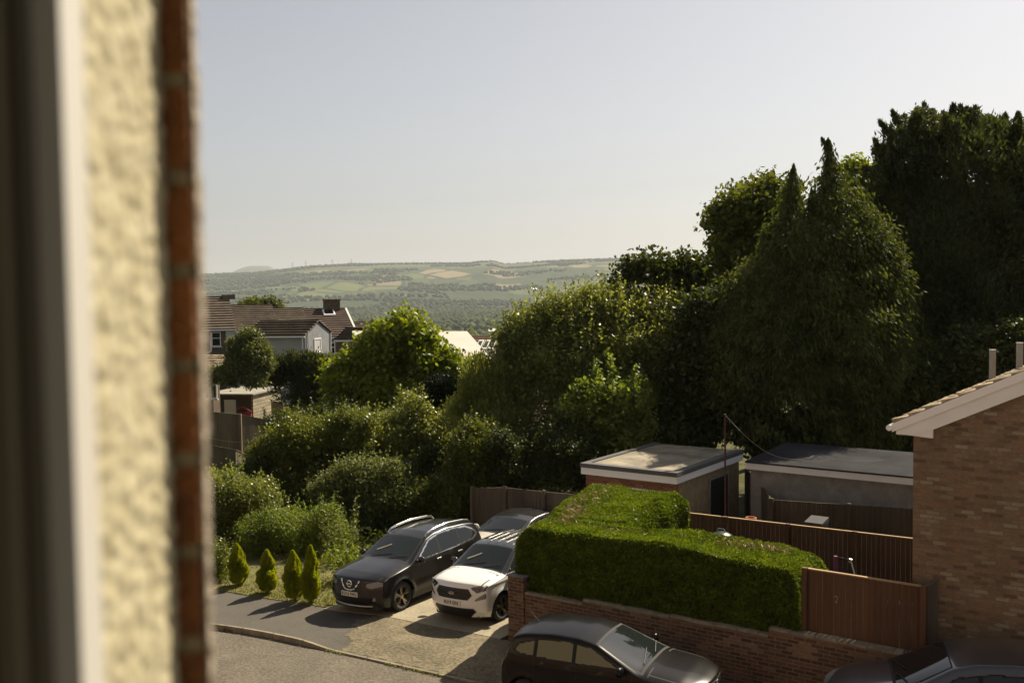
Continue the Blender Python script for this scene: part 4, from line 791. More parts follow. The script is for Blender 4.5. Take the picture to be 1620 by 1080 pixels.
def terr(lab, pxa, pxb, yr, ye, mtl, wall, aa=None, ab=None):
    xm = (max(pxa, 300) + pxb) / 2; zr = TM.onb(xm, yr, PR)[2]; ze = TM.onb(xm, ye, PE - 0.25)[2]; a0 = TM.onb(pxa, yr, PR)[0] if aa is None else aa; a1 = TM.onb(pxb, yr, PR)[0] if ab is None else ab
    t = thing('terraced_house', lab, 'house', (a0, PE, -2.0), TM, 'terraced houses beyond the gardens'); block(t, a0 + 0.01, a1 - 0.01, PE, 2 * PR - PE, -2.0, ze + 0.08, PR, zr - 0.12, wall)
    roof_slope(t, a0, a1, PE - 0.3, ze, PR, zr, mtl); b = MB(); b.box(a0, a1, PE - 0.42, PE - 0.30, ze - 0.12, ze - 0.01); b.part('gutter', UPVC, t); return t, a0, a1, ze, zr
t1, A0, A1_, ze1, zr1 = terr('leftmost house of the far terrace, tall brown tiled roof', 200, 362, 470, 521, RT1, BUFF)
win(t1, TM, 335, 349, 525, 548, PE); b = MB(); qa = TM.onb(357, 530, PE); qb = TM.onb(388, 530, PE)
b.box(qa[0], qb[0], PE - 0.06, PE - 0.004, -1, ze1 - 0.15); b.part('painted_panel', WREND, t1)
b = MB(); p_ = TM.onb(334, 525, PE - 0.15); r1 = TM.onb(334, 555, PE - 0.15); r2 = TM.onb(312, 566, PE - 0.15); b.path([(p_[0], PE - .15, p_[2]), (r1[0], PE - .15, r1[2]), (r2[0], PE - .15, r2[2])], 0.06, 8); b.part('downpipe', UPVC, t1)
b = MB(); cq = TM.onb(365, 470, PR); b.box(cq[0] - 0.7, cq[0] + 0.3, PR - 0.5, PR + 0.5, zr1 - 0.2, zr1 + 0.18); b.part('ridge_cap', BUFF, t1)
t2, _, A2_, ze2, zr2 = terr('second house of the far terrace with its roof stepped down', 362, 430, 483, 523, RT1, BUFF, aa=A1_)
t3, _, A3_, ze3, zr3 = terr('third house of the far terrace, low brown roof before the chimney', 430, 478, 488, 530, RT1, BUFF, aa=A2_)
t4, _, A4_, ze4, zr4 = terr('far terrace house with reddish roof, skylight and tall brick chimney', 478, 547, 489, 533, RT2, BUFF, aa=A3_)
b = MB(); q0 = TM.onb(513, 493, PR); q1 = TM.onb(536, 473, PR); b.box(q0[0], q1[0], PR - 0.45, PR + 0.45, q0[2] - 1.0, q1[2] - 0.12, 0); b.box(q0[0] - 0.06, q1[0] + 0.06, PR - 0.51, PR + 0.51, q1[2] - 0.118, q1[2], 0)
ch = b.part('chimney', brickmat('sooty_yellow_brick', [(0, (0.07, 0.045, 0.025)), (0.5, (0.13, 0.09, 0.05)), (1, (0.2, 0.14, 0.08))], (0.1, 0.09, 0.07)), t4)
def sky_l(parent, pxs, pys, pp, nm='skylight', sc=1.0):
    """roof window lying on the front slope"""
    P = [TM.onb(x, y, p) for x, y, p in zip(pxs, pys, pp)]; b = MB(); n = (Vector(P[1]) - Vector(P[0])).cross(Vector(P[2]) - Vector(P[1])).normalized(); n = n if n.z > 0 else -n
    P2 = [Vector(p) + n * 0.12 for p in P]; b.slab(P2, n, 0.12); f_ = b.part(nm, UPVC, parent); c = sum(P2, Vector()) / 4; g = MB(); g.slab([c + (p - c) * 0.72 + n * 0.01 for p in P2], n, 0.01); g.part('pane', GLASS, f_)
sf = (zr4 - ze4) / (PR - PE + 0.3)
ps = [PR - 0.25, PR - 0.25, PR - 1.2, PR - 1.2]; a_ = TM.onb(508, 490, PR)[0]; P = [(a_, ps[0], zr4 - .25 * sf), (a_ + 1.0, ps[0], zr4 - .25 * sf), (a_ + 1.0, ps[2], zr4 - 1.2 * sf), (a_, ps[2], zr4 - 1.2 * sf)]
b = MB(); n = Vector((0, -sf, 1)).normalized(); b.slab([Vector(p) + n * 0.15 for p in P], n, 0.12); f_ = b.part('skylight', UPVC, t4); c = sum((Vector(p) for p in P), Vector()) / 4; g = MB(); g.slab([c + (Vector(p) - c) * 0.74 + n * 0.16 for p in P], n, 0.01); g.part('pane', GLASS, f_)
win(t4, TM, 519, 530, 541, 560, PE)
b = MB(); P = [(A4_ - 0.10, PE - 0.3, ze4 + 0.03), (A4_ + 0.06, PE - 0.3, ze4 + 0.03), (A4_ + 0.06, PR, zr4 + 0.03), (A4_ - 0.10, PR, zr4 + 0.03)]; b.slab([Vector(p) + n * 0.08 for p in P], n, 0.10); b.part('verge_strip', WREND, t4)
t5, _, _, ze5, zr5 = terr('lowest house at the right end of the far terrace', 560, 600, 510, 545, RT2, BUFF, aa=A4_ + 0.02)
b = MB(); A5 = TM.onb(600, 510, PR)[0]; P = [(A5 - 0.08, PE - 0.3, ze5 + 0.03), (A5 + 0.06, PE - 0.3, ze5 + 0.03), (A5 + 0.06, PR, zr5 + 0.03), (A5 - 0.08, PR, zr5 + 0.03)]; b.slab([Vector(p) + n * 0.08 for p in P], n, 0.10); b.part('verge_strip', WREND, t5)
# two rear outriggers
def outrig(lab, pxl, pxr, yr, ye, p0, pr, p1, walls, gable, mtl, px_front=None):
    a0 = TF.onb(pxl, ye, p0)[0]; a1 = TF.onb(pxr, ye, p0)[0]; zr = TF.onb((pxl + pxr) / 2, yr, pr)[2]; ze = TF.onb((pxl + pxr) / 2, ye, p0)[2]
    t = thing('rear_extension', lab, 'house extension', (a0, p0, -2.0), TF); block(t, a0, a1 - 0.05, p0, p1, -2.0, ze + 0.05, pr, zr - 0.10, walls)
    g = MB(); P = [(a1 - 0.049, p0 + 0.01, -2.0), (a1 - 0.049, p1 - 0.01, -2.0), (a1 - 0.049, p1 - 0.01, ze + 0.02), (a1 - 0.049, pr, zr - 0.12), (a1 - 0.049, p0 + 0.01, ze + 0.02)]; P += [(a1 + 0.0, q[1], q[2]) for q in P]
    g.add(P, [(0, 1, 2, 3, 4), (9, 8, 7, 6, 5)] + [(i, 5 + i, 5 + (i + 1) % 5, (i + 1) % 5) for i in range(5)]); g.part('gable_wall', gable, t)
    b = MB(); courses(b, a0 - 0.1, a1 + 0.12, p0 - 0.3, ze, pr, zr, 0.55, 0.20); courses(b, a0 - 0.1, a1 + 0.12, 2 * pr - p0 + 0.3, ze, pr, zr, 0.55, 0.20); b.box(a0 - 0.1, a1 + 0.12, pr - 0.12, pr + 0.12, zr, zr + 0.1); b.part('roof', mtl, t)
    b = MB(); b.box(a0 - .1, a1 + .1, p0 - 0.42, p0 - 0.30, ze - 0.13, ze - 0.02); b.part('gutter', UPVC, t)
    return t, a0, a1, ze, zr
PO0, POR, PO1 = 71.5, 74.2, 76.9
ta, a0, a1, zea, zra = outrig('grey rendered rear extension with gable window and white downpipes', 391, 483, 508, 531, PO0, POR, PO1, LGREY, DGREY, RT3)
def onA(px, py, a):
    r = ray(px, py); t = a / (r[0] * TF.e[0] + r[1] * TF.e[1]); return a, r[0] * t * TF.n[0] + r[1] * t * TF.n[1], CAM_H + r[2] * t
w0 = onA(497, 558, a1); w1 = onA(507, 534, a1); print('gable window', w0, w1)
wy0, wy1 = sorted((w0[1], w1[1])); b = MB(); z0, z1 = w0[2], w1[2]; t_ = 0.09
b.box(a1 + 0.003, a1 + 0.06, wy0, wy1, z0, z0 + t_); b.box(a1 + 0.003, a1 + 0.06, wy0, wy1, z1 - t_, z1); b.box(a1 + 0.003, a1 + 0.06, wy0, wy0 + t_, z0 + t_ + .001, z1 - t_ - .001); b.box(a1 + 0.003, a1 + 0.06, wy1 - t_, wy1, z0 + t_ + .001, z1 - t_ - .001)
f_ = b.part('window', UPVC, ta); b = MB(); b.box(a1 + 0.005, a1 + 0.02, wy0 + t_, wy1 - t_, z0 + t_, z1 - t_); b.part('pane', mat('net_curtained_glass', (0.50, 0.52, 0.52), 0.3, 0.25, 5, stretch=(1, 5, 0.3)), f_); b = MB(); b.box(a1 + 0.003, a1 + 0.14, wy0 - .15, wy1 + .15, z0 - 0.14, z0 - 0.003); b.part('sill', WREND, f_)
for yy in (PO0 + 0.35, PO1 - 0.06): b = MB(); b.tube((a1 + 0.08, yy, -1), (a1 + 0.08, yy, zea + 0.3 * (yy < 73)), 0.055, n=8); b.part('downpipe', UPVC, ta)
b = MB(); b.tube((a1 - 0.2, PO0 - 0.08, -1), (a1 - 0.2, PO0 - 0.08, zea), 0.05, n=8); b.part('downpipe', UPVC, ta)
tb, b0_, b1_, zeb, zrb = outrig('brown pebbledashed rear extension with dark banded roof beside the yellow tree', 533, 606, 519, 537, PO0, POR, PO1, BUFF, BUFF, RT3)
# near single-storey extension at far left
PB = 57.0; c0_ = TF.onb(240, 585, PB)[0]; c1_ = TF.onb(346, 585, PB)[0]; zeE = TF.onb(330, 586, PB)[2]; zrE = TF.onb(318, 560, PB + 3)[2]
te = thing('lean_to_extension', 'single storey extension with shallow tiled roof and white fascia, far left', 'house extension', (c0_, PB, -1.5), TF)
b = MB(); b.box(c0_, c1_ - 0.4, PB, PB + 0.9, -1.5, zeE - 0.2); b.part('wall', mat('lean_to_brown_wall', (0.10, 0.075, 0.055), 0.95), te)  # one plain dark brown all over
b = MB(); courses(b, c0_, c1_ + 0.25, PB - 0.3, zeE + 0.03, PB + 2.2, zrE, 0.3, 0.05, wob=0.03, tile=0.33); b.part('roof', TILE, te)
b = MB(); b.box(c0_, c1_ + 0.25, PB - 0.36, PB - 0.31, zeE - 0.22, zeE + 0.02); b.part('fascia', UPVC, te); win(te, TF, 318, 331, 592, 630, PB); win(te, TF, 333, 343, 592, 630, PB)
# block shed
PS = 60.0; s0 = TF.onb(332, 620, PS)[0]; s1 = TF.onb(400, 622, PS)[0]; zs = TF.onb(365, 622, PS)[2]
sp = 64.5; ts = thing('garden_shed', 'block built garden shed with pale flat roof and white door, at left', 'shed', (s0, PS, -1), TF)
b = MB(); b.box(s0, s1 - 0.12, PS, PS + 0.1, -1.5, zs - 0.1); b.part('front_wall', mat('shed_front_shade', (0.07, 0.055, 0.04), 0.95), ts)  # dark sheet across the open front; its shade is put into the colour
b = MB(); b.box(s1 - 0.118, s1, PS, sp, -1.5, zs - 0.1); b.part('side_wall', brickmat('cream_blockwork', [(0, (0.26, 0.22, 0.15)), (1, (0.42, 0.36, 0.25))], (0.17, 0.15, 0.11), bw=0.45, rh=0.225, ms=0.02, dirt=0.35), ts)
b = MB(); b.prism([(s0 - .2, PS - .3), (s1 + 0.15, PS - .3), (s1 + 0.15, sp + .2), (s0 - .2, sp + .2)], zs - 0.097, zs); b.part('roof', mat('pale_mineral_felt', (0.24, 0.225, 0.18), 0.9, 0.2, 2), ts)
d0 = TF.onb(355, 632, PS); d1 = TF.onb(374, 657, PS); b = MB(); b.box(d0[0], d1[0], PS - 0.05, PS - 0.003, d1[2] - 1.2, d0[2]); b.part('door', WREND, ts)
b = MB(); rd = TF.onb(388, 650, PS - 0.5); b.path([(rd[0] - .6, PS - 0.4, rd[2] + .1), (rd[0] - .2, PS - .4, rd[2] + .25), (rd[0] + .4, PS - .4, rd[2] - .1)], 0.07, 6); b.box(rd[0] - .5, rd[0] + .35, PS - 0.45, PS - 0.3, rd[2] - 1.2, rd[2] - 0.1)
b.solo('red_garden_tool', plain('faded_red_paint', (0.25, 0.03, 0.03), 0.6), 'dull red garden equipment leaning in the dark shed front', 'garden tool', (rd[0], PS - .4, rd[2]), TF)
# garden fences
GF = mat('grey_brown_fence_boards', (0.17, 0.135, 0.092), 0.95, 0.25, 2, bump=0.5, stretch=(1, 1, 0.2)); GF2 = mat('olive_brown_fence_boards', (0.17, 0.145, 0.09), 0.95, 0.25, 2, stretch=(1, 1, 0.2))
def wf_(name, label, pts, mtl, h, **kw):
    Q_ = []
    for px, py, D in pts: p = W(px, py, D); Q_.append((p.x, p.y, p.z, p.z - h))
    return fence(name, label, WD, Q_, mtl, **kw)
wf_('garden_fence', 'upper weathered garden fence with upright posts below the shed, at left', [(318, 650, 50), (378, 656, 51), (440, 668, 53)], GF, 1.9, thick=0.04, board=0.15, post_w=0.13, group=None)
wf_('lower_fence', 'lower dull fence sloping down to the right below the clothes line, at left', [(318, 702, 42), (372, 712, 43), (428, 736, 46)], GF2, 1.5, thick=0.04, board=0.15, posts=False)
p = W(377, 744, 38); b = MB(); b.tube((p.x, p.y, p.z - 1.2), (p.x, p.y, p.z), 0.08, n=10); b.solo('fence_post', GF, 'lone weathered timber post between the shrubs at left', 'post', (p.x, p.y, p.z - 1.2))
b = MB(); pa, pb_ = W(330, 692, 46), W(425, 689, 48); b.path([pa.lerp(pb_, i / 14) - Vector((0, 0, 0.25 * math.sin(math.pi * i / 14))) for i in range(15)], 0.012, 4)
b.solo('clothes_line', plain('pale_cord', (0.42, 0.38, 0.3), 0.7), 'sagging pale clothes line in front of the upper garden fence', 'clothes line', tuple(pa))
p = W(566, 640, 45); z0 = zgw(p.x, p.y); ro = thing('rotary_clothes_dryer', 'pale rotary clothes dryer among the shrubs below the yellow green tree', 'clothes dryer', (p.x, p.y, z0)); SM = plain('pale_aluminium', (0.5, 0.5, 0.46), 0.4, 0.6)
b = MB(); b.tube((p.x, p.y, z0), (p.x, p.y, p.z), 0.05, n=10); b.part('pole', SM, ro)
for i in range(4): a = 0.4 + i * math.pi / 2; b = MB(); b.tube((p.x, p.y, p.z - 0.3), (p.x + 0.55 * math.cos(a), p.y + 0.55 * math.sin(a), p.z + 0.22), 0.02); b.part('arm', SM, ro)
# low panel + wall beyond the shed
wf_('panel_fence', 'pale close boarded fence panel beyond the shed corner', [(431, 634, 66), (448, 637, 66)], mat('pinkish_boards', (0.26, 0.19, 0.13), 0.9), 1.8, thick=0.04, board=0.15, posts=True, post_w=0.12)
# white roofed outbuilding
F3 = Frame(-0.38); PW0, PW1 = 46.0, 51.5
zr = F3.onb(718, 527, PW1)[2]; ze = F3.onb(760, 571, PW0)[2]; ar = F3.onb(739, 528, PW1)[0]; ae = F3.onb(778, 571, PW0)[0]; am = 0.5 * (ar + ae); print('white roof', ar, ae, zr, ze)
wr = thing('white_roofed_building', 'building with a bright cream white sloping roof between the trees', 'building', (am - 6, PW0, -1), F3)
b = MB(); al = am - 5.6; b.add([(al, PW0, ze), (ae, PW0, ze), (ar, PW1, zr), (al - (ae - ar), PW1, zr), (al, PW0, ze + .12), (ae, PW0, ze + .12), (ar, PW1, zr + .12), (al - (ae - ar), PW1, zr + .12)], [(0, 3, 2, 1), (4, 5, 6, 7), (0, 1, 5, 4), (1, 2, 6, 5), (2, 3, 7, 6), (3, 0, 4, 7)]); b.part('roof', mat('cream_white_sheet_roof', (0.52, 0.49, 0.43), 0.7, 0.07, 0.7), wr)
b = MB(); b.box(al, ae - 0.3, PW0 + 0.3, PW1 + 4, -2, ze - 0.003); b.part('wall', mat('dark_brown_wall', (0.09, 0.06, 0.045), 0.95), wr)
# brown roof with rooflights beyond
p5 = 62.0; zr = TF.onb(760, 533, p5 + 4)[2]; ze = TF.onb(785, 574, p5)[2]; a0 = TF.onb(735, 533, p5 + 4)[0]; a1 = a0 + 4.6
tt = thing('bungalow', 'brown tiled roof with a row of rooflights beside the big olive bush', 'house', (a0, p5, -1), TF); block(tt, a0, a1, p5 + .3, p5 + 7.7, -2, ze, p5 + 4, zr - .1, BUFF); roof_slope(tt, a0, a1, p5, ze, p5 + 4, zr, mat('orange_brown_tiles', (0.20, 0.12, 0.07), 0.9, 0.3, 1.5)); sf = (zr - ze) / 4.0
for i in range(3):
    ax_ = TF.onb(757 + i * 10, 545, p5 + 2.9)[0]; P = [(ax_, p5 + 3.2, zr - .8 * sf), (ax_ + .34, p5 + 3.2, zr - .8 * sf), (ax_ + .34, p5 + 1.8, zr - 2.2 * sf), (ax_, p5 + 1.8, zr - 2.2 * sf)]; n = Vector((0, -sf, 1)).normalized()
    b = MB(); b.slab([Vector(p) + n * .16 for p in P], n, .1); f_ = b.part('rooflight', WREND, tt); c = sum((Vector(p) for p in P), Vector()) / 4; g = MB(); g.slab([c + (Vector(p) - c) * .72 + n * .17 for p in P], n, .01); g.part('pane', GLASS, f_)
# small white shed far off in the valley
p = W(780, 514, 1500); b = MB(); z0 = float(terrain_z(np.array([p.x]), np.array([p.y]))[0]); p.z = z0 + 11; b.box(p.x - 6, p.x + 8, p.y, p.y + 10, z0 - 2, p.z); b.prism([(p.x - 7, p.y - 1), (p.x + 9, p.y - 1), (p.x + 9, p.y + 11), (p.x - 7, p.y + 11)], p.z + .003, [p.z + .6, p.z + .6, p.z + 4.2, p.z + 4.2]); b.solo('distant_warehouse', WREND, 'tiny white building far off in the wooded valley', 'building', (p.x, p.y, z0))
# ------------------------------------------------------------------ trees and shrubs
L_OLIVE = leafmat('olive_leaves', (0.10, 0.125, 0.033), (0.28, 0.30, 0.10), 0.46, (1.35, 1.35, 0.55), 0.7, rough=0.4, spec=0.4)
L_YEL = leafmat('yellow_green_leaves', (0.085, 0.12, 0.014), (0.25, 0.285, 0.038), 0.42, (1.35, 1.38, 0.35), 0.5)
L_MID = leafmat('mid_green_leaves', (0.050, 0.066, 0.012), (0.13, 0.145, 0.03), 0.40, (1.5, 1.5, 0.5), 0.6)
L_SHRUB = leafmat('shrub_leaves', (0.066, 0.088, 0.016), (0.19, 0.21, 0.048), 0.40, (1.4, 1.4, 0.5), 0.9, rough=0.4, spec=0.32)
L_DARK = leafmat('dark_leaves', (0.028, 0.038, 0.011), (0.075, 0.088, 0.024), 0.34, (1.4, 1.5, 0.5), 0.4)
L_SPRUCE = leafmat('dark_conifer_sprays', (0.034, 0.044, 0.018), (0.088, 0.098, 0.036), 0.30, (1.3, 1.4, 0.5), 0.4, rough=0.7)
L_CYP = leafmat('cypress_sprays', (0.046, 0.060, 0.018), (0.120, 0.132, 0.040), 0.34, (1.3, 1.4, 0.5), 0.5, rough=0.7)
L_LIME = leafmat('fresh_green_leaves', (0.08, 0.112, 0.022), (0.23, 0.265, 0.07), 0.46, (1.3, 1.4, 0.45), 0.8)
L_GOLD = leafmat('golden_conifer_foliage', (0.16, 0.205, 0.016), (0.32, 0.35, 0.03), 0.5, (1.5, 1.4, 0.4), 2.0)
L_GREYG = leafmat('grey_green_leaves', (0.08, 0.10, 0.035), (0.19, 0.21, 0.085), 0.38, (1.3, 1.3, 0.6), 0.8)
def B(px, D): p = W(px, 700, D); return (p.x, p.y)
# tall ragged conifer at the right
D = 43
plant('leyland_conifer', 'tallest very dark ragged conifer at the right, sky glinting through gaps', 'tree', B(1530, D),
      [lob(1520, 330, D, 118, 140), lob(1600, 330, D, 120, 120), lob(1440, 400, D, 62, 150), lob(1500, 560, D, 130, 170), lob(1640, 560, D, 140, 190), lob(1420, 560, D, 75, 150),
       lob(1505, 235, D, 42, 60), lob(1440, 250, D, 42, 40), lob(1560, 240, D, 50, 50), lob(1620, 250, D, 50, 60), lob(1405, 340, D, 28, 50), lob(1590, 440, D, 90, 130), lob(1640, 400, D, 80, 150), lob(1480, 460, D, 90, 120)], L_SPRUCE, 230000, 0.24, 0.075, 'up', trunk=0.34, twig=0.24, per=26, nsub=26, sub=(0.14, 0.28), core=0.05, rough=0.35, front=0.3)
# ragged sprays reaching out of its top
P_, A_ = [], []
for (x0, y0, x1, y1) in ((1440, 230, 1412, 176), (1432, 245, 1392, 192), (1425, 300, 1382, 237), (1470, 220, 1450, 190), (1500, 220, 1492, 178), (1515, 215, 1508, 166), (1540, 205, 1530, 172), (1560, 215, 1552, 186), (1580, 220, 1590, 182), (1600, 240, 1612, 195), (1490, 230, 1470, 184), (1420, 330, 1383, 300), (1605, 260, 1618, 215), (1530, 220, 1520, 168), (1575, 225, 1566, 184)):
    a, b_ = W(x0, y0, D), W(x1, y1, D); n = 420; t = RNG.random(n) ** 0.8; w_ = (1.08 - t) * 0.55
    base = np.array(a)[None] + (np.array(b_) - np.array(a))[None] * t[:, None] + RNG.normal(size=(n, 3)) * (w_[:, None] * 0.5); ax = (np.array(b_) - np.array(a)); ax /= np.linalg.norm(ax); P_.append(base); A_.append(ax[None] * 1.0 + RNG.normal(size=(n, 3)) * 0.45)
P_ = np.concatenate(P_); A_ = np.concatenate(A_); par = bpy.data.objects['leyland_conifer']; bs_ = np.array(OFF['leyland_conifer'])
link('top_sprays', leafmesh('top_sprays', P_ - bs_, A_, RNG.uniform(0.22, 0.42, len(P_)), 0.085, L_SPRUCE), par)
P3_, A3_ = [], []
for i in range(46):
    px = random.uniform(1392, 1640); top = 205 + max(0, (1450 - px)) * 1.1 + max(0, px - 1560) * 0.15 + random.uniform(-8, 60); dx = (px - 1520) * 0.12 + random.uniform(-12, 12); a, b_ = np.array(W(px, top, D - random.uniform(0, 2))), np.array(W(px + dx, top - random.uniform(22, 44), D - random.uniform(0, 2))); n = 260; t = RNG.random(n); P3_.append(a + (b_ - a) * t[:, None] + RNG.normal(size=(n, 3)) * ((1.1 - t[:, None]) * 0.26)); A3_.append((b_ - a)[None] / np.linalg.norm(b_ - a) + RNG.normal(size=(n, 3)) * 0.45)
P2_ = np.concatenate(P3_); A2_ = np.concatenate(A3_); link('side_sprays', leafmesh('side_sprays', P2_ - bs_, A2_, RNG.uniform(0.2, 0.36, len(P2_)), 0.08, L_SPRUCE), par)
# drooping cypress with two leaders
D = 36.5
plant('weeping_cypress', 'broad dark weeping cypress with two pointed leaders, centre of the dark trees', 'tree', B(1290, D),
      [lob(1290, 452, D, 95, 104), lob(1270, 540, D, 135, 130), lob(1230, 620, D, 125, 110), lob(1360, 600, D, 90, 130), lob(1348, 420, D, 60, 84), lob(1250, 385, D, 28, 56), lob(1318, 350, D, 30, 74), lob(1200, 480, D, 50, 60), lob(1395, 420, D, 26, 50), lob(1330, 690, D, 100, 60), lob(1385, 480, D, 45, 90), lob(1165, 560, D, 50, 110)],
      L_CYP, 260000, 0.17, 0.06, 'droop', trunk=0.3, twig=0.20, per=30, nsub=34, sub=(0.11, 0.24), core=0.04, rough=0.28, front=0.55, fill=0.22)
P_, A_ = [], []
for (x0, y0, x1, y1, n, wd) in ((1250, 350, 1256, 262, 2300, 0.5), (1288, 350, 1284, 300, 900, 0.34), (1385, 390, 1386, 330, 900, 0.4), (1215, 420, 1208, 365, 900, 0.4), (1160, 480, 1150, 430, 700, 0.4), (1412, 460, 1416, 405, 700, 0.4), (1320, 340, 1310, 222, 2600, 0.62), (1310, 235, 1299, 219, 130, 0.12), (1350, 350, 1352, 288, 1300, 0.7)):
    a, b_ = np.array(W(x0, y0, D)), np.array(W(x1, y1, D)); t = RNG.random(n); w_ = (1.05 - t) * wd; r_ = RNG.normal(size=(n, 3)); base = a + (b_ - a) * t[:, None] + r_ * w_[:, None] * 0.6; P_.append(base); o_ = unit(r_); o_[:, 2] = 0; A_.append(o_ * 0.5 + np.array([0, 0, -0.9]) + RNG.normal(size=(n, 3)) * 0.25)
P_ = np.concatenate(P_); A_ = np.concatenate(A_); par = bpy.data.objects['weeping_cypress']; link('leaders', leafmesh('leaders', P_ - np.array(OFF['weeping_cypress']), A_, RNG.uniform(0.14, 0.26, len(P_)), 0.06, L_CYP), par)
# broadleaf crowns behind the cypress
D = 44
plant('broadleaf_tree', 'rounded broadleaf tree rising behind the left shoulder of the weeping cypress', 'tree', B(1200, D), [lob(1195, 350, D, 68, 72), lob(1160, 420, D, 42, 60), lob(1222, 322, D, 36, 36), lob(1150, 520, D, 55, 90), lob(1210, 450, D, 60, 80)], L_MID, 44000, 0.24, 0.17, 'broad', trunk=0.28, nsub=18, sub=(0.16, 0.32), twig=0.28, per=22, rough=0.3)
plant('lime_tree', 'yellow lit broadleaf tree showing between the weeping cypress and the tall conifer', 'tree', B(1380, D + 2), [lob(1360, 300, D, 30, 50), lob(1380, 390, D, 46, 55), lob(1400, 460, D, 34, 50), lob(1345, 340, D, 34, 60)], L_YEL, 26000, 0.22, 0.15, 'broad', trunk=0.2, nsub=9, sub=(0.25, 0.4), twig=0.2, rough=0.2)
D = 40
plant('small_ash_tree', 'small dark leaved tree against the far hillside above the olive bush', 'tree', B(1035, D), [lob(1030, 428, D, 34, 22), lob(1000, 428, D, 22, 14), lob(1080, 430, D, 26, 24), lob(978, 450, D, 18, 10), lob(1060, 460, D, 40, 28), lob(1105, 450, D, 24, 44)], L_DARK, 8000, 0.22, 0.15, 'broad', trunk=0.16, nsub=12, sub=(0.16, 0.32), twig=0.24, per=20, rough=0.4)
# dark understorey
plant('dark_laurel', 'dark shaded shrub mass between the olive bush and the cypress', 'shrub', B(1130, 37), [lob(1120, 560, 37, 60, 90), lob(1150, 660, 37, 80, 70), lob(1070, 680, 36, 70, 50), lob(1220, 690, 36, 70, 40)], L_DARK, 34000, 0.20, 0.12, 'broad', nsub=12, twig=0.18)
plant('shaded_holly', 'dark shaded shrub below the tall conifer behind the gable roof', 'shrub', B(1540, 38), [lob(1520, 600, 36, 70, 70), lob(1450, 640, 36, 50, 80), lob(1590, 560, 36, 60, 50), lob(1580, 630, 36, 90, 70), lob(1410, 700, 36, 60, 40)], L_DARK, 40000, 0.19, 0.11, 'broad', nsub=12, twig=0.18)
# big olive bush
D = 39
plant('willow_bush', 'large olive green feathery bush in the centre, bright along its top', 'bush', B(950, D), [lob(955, 570, D, 140, 95), lob(880, 600, D, 95, 90), lob(1040, 560, D, 85, 85), lob(950, 680, D, 150, 70), lob(850, 560, D, 50, 55), lob(1070, 650, D, 55, 80), lob(940, 510, D, 90, 45), lob(1010, 505, D, 80, 42), lob(1080, 530, D, 42, 50), lob(880, 515, D, 58, 48), lob(835, 545, D, 46, 50), lob(960, 500, D, 60, 44), lob(1095, 590, D, 34, 60), lob(830, 590, D, 48, 70)],
      L_OLIVE, 170000, 0.15, 0.075, 'broad', trunk=0.12, nsub=26, sub=(0.13, 0.26), twig=0.22, per=26, core=0.08, shoots=520, shoot_len=0.85, rough=0.22, front=0.5, fill=0.22)
D = 34.6
plant('maple_sapling', 'fresh light green maple sapling in front of the large olive bush', 'tree', B(955, D), [lob(955, 655, D, 60, 40), lob(930, 640, D, 40, 34), lob(990, 645, D, 38, 40), lob(955, 690, D, 62, 36)],
      L_LIME, 9000, 0.16, 0.12, 'broad', trunk=0.05, nsub=14, sub=(0.16, 0.3), twig=0.16, per=18, core=0.2, rough=0.4, front=0.6)
P_, A_ = [], []
for i in range(85):
    x_ = random.uniform(888, 1036); yt = 548 + ((x_ - 960) / 78) ** 2 * 70 + random.uniform(0, 1) ** 0.8 * 130; dd_ = D + random.uniform(-0.9, 0.7); top = np.array(W(x_, yt, dd_)); ln = random.uniform(0.5, 0.95); n = random.randint(34, 60)
    t = RNG.random(n); lean = RNG.normal(size=3) * 0.12; P_.append(top - np.array([0, 0, 1.0]) * (ln * t[:, None]) + lean * t[:, None] + RNG.normal(size=(n, 3)) * (0.035 + 0.11 * t[:, None])); A_.append(RNG.normal(size=(n, 3)) * 0.8 + np.array([0, 0, -0.2]))
P_ = np.concatenate(P_); A_ = np.concatenate(A_); par = bpy.data.objects['maple_sapling']; link('leafy_shoots', leafmesh('leafy_shoots', P_ - np.array(OFF['maple_sapling']), A_, RNG.uniform(0.10, 0.19, len(P_)), 0.10, L_LIME, np.tile(np.array([0, -0.3, 0.8]), (len(P_), 1))), par)
# yellow green sycamore
D = 47
plant('sycamore', 'bright yellow green sycamore in front of the far terrace', 'tree', B(645, D), [lob(645, 560, D, 62, 56), lob(590, 590, D, 62, 50), lob(690, 588, D, 40, 38), lob(648, 532, D, 34, 24), lob(540, 600, D, 28, 28), lob(735, 614, D, 30, 24), lob(640, 630, D, 100, 45), lob(560, 640, D, 50, 36), lob(610, 540, D, 30, 22)],
      L_YEL, 60000, 0.22, 0.17, 'broad', trunk=0.25, nsub=20, sub=(0.13, 0.30), twig=0.28, per=26, core=0.06, rough=0.38, front=0.45)
D = 41
plant('fastigiate_yew', 'narrow black green upright conifer in front of the yellow sycamore', 'tree', B(703, D), [lob(690, 640, D, 16, 55), lob(706, 625, D, 14, 50), lob(722, 635, D, 14, 56), lob(700, 665, D, 28, 40)], leafmat('black_green_yew', (0.010, 0.018, 0.006), (0.022, 0.034, 0.010), 0.12, (1, 1.2, 0.5)), 15000, 0.17, 0.045, 'up', nsub=5, twig=0.08, sub=(0.3, 0.45), core=0.02, rough=0.06)
plant('hazel_bush', 'loose olive bush between the yew and the large olive bush', 'bush', B(765, 38), [lob(770, 620, 38, 40, 60), lob(745, 660, 38, 40, 50), lob(790, 680, 37, 50, 50)], L_OLIVE, 22000, 0.13, 0.06, 'shoot', nsub=10, twig=0.13, shoots=60)
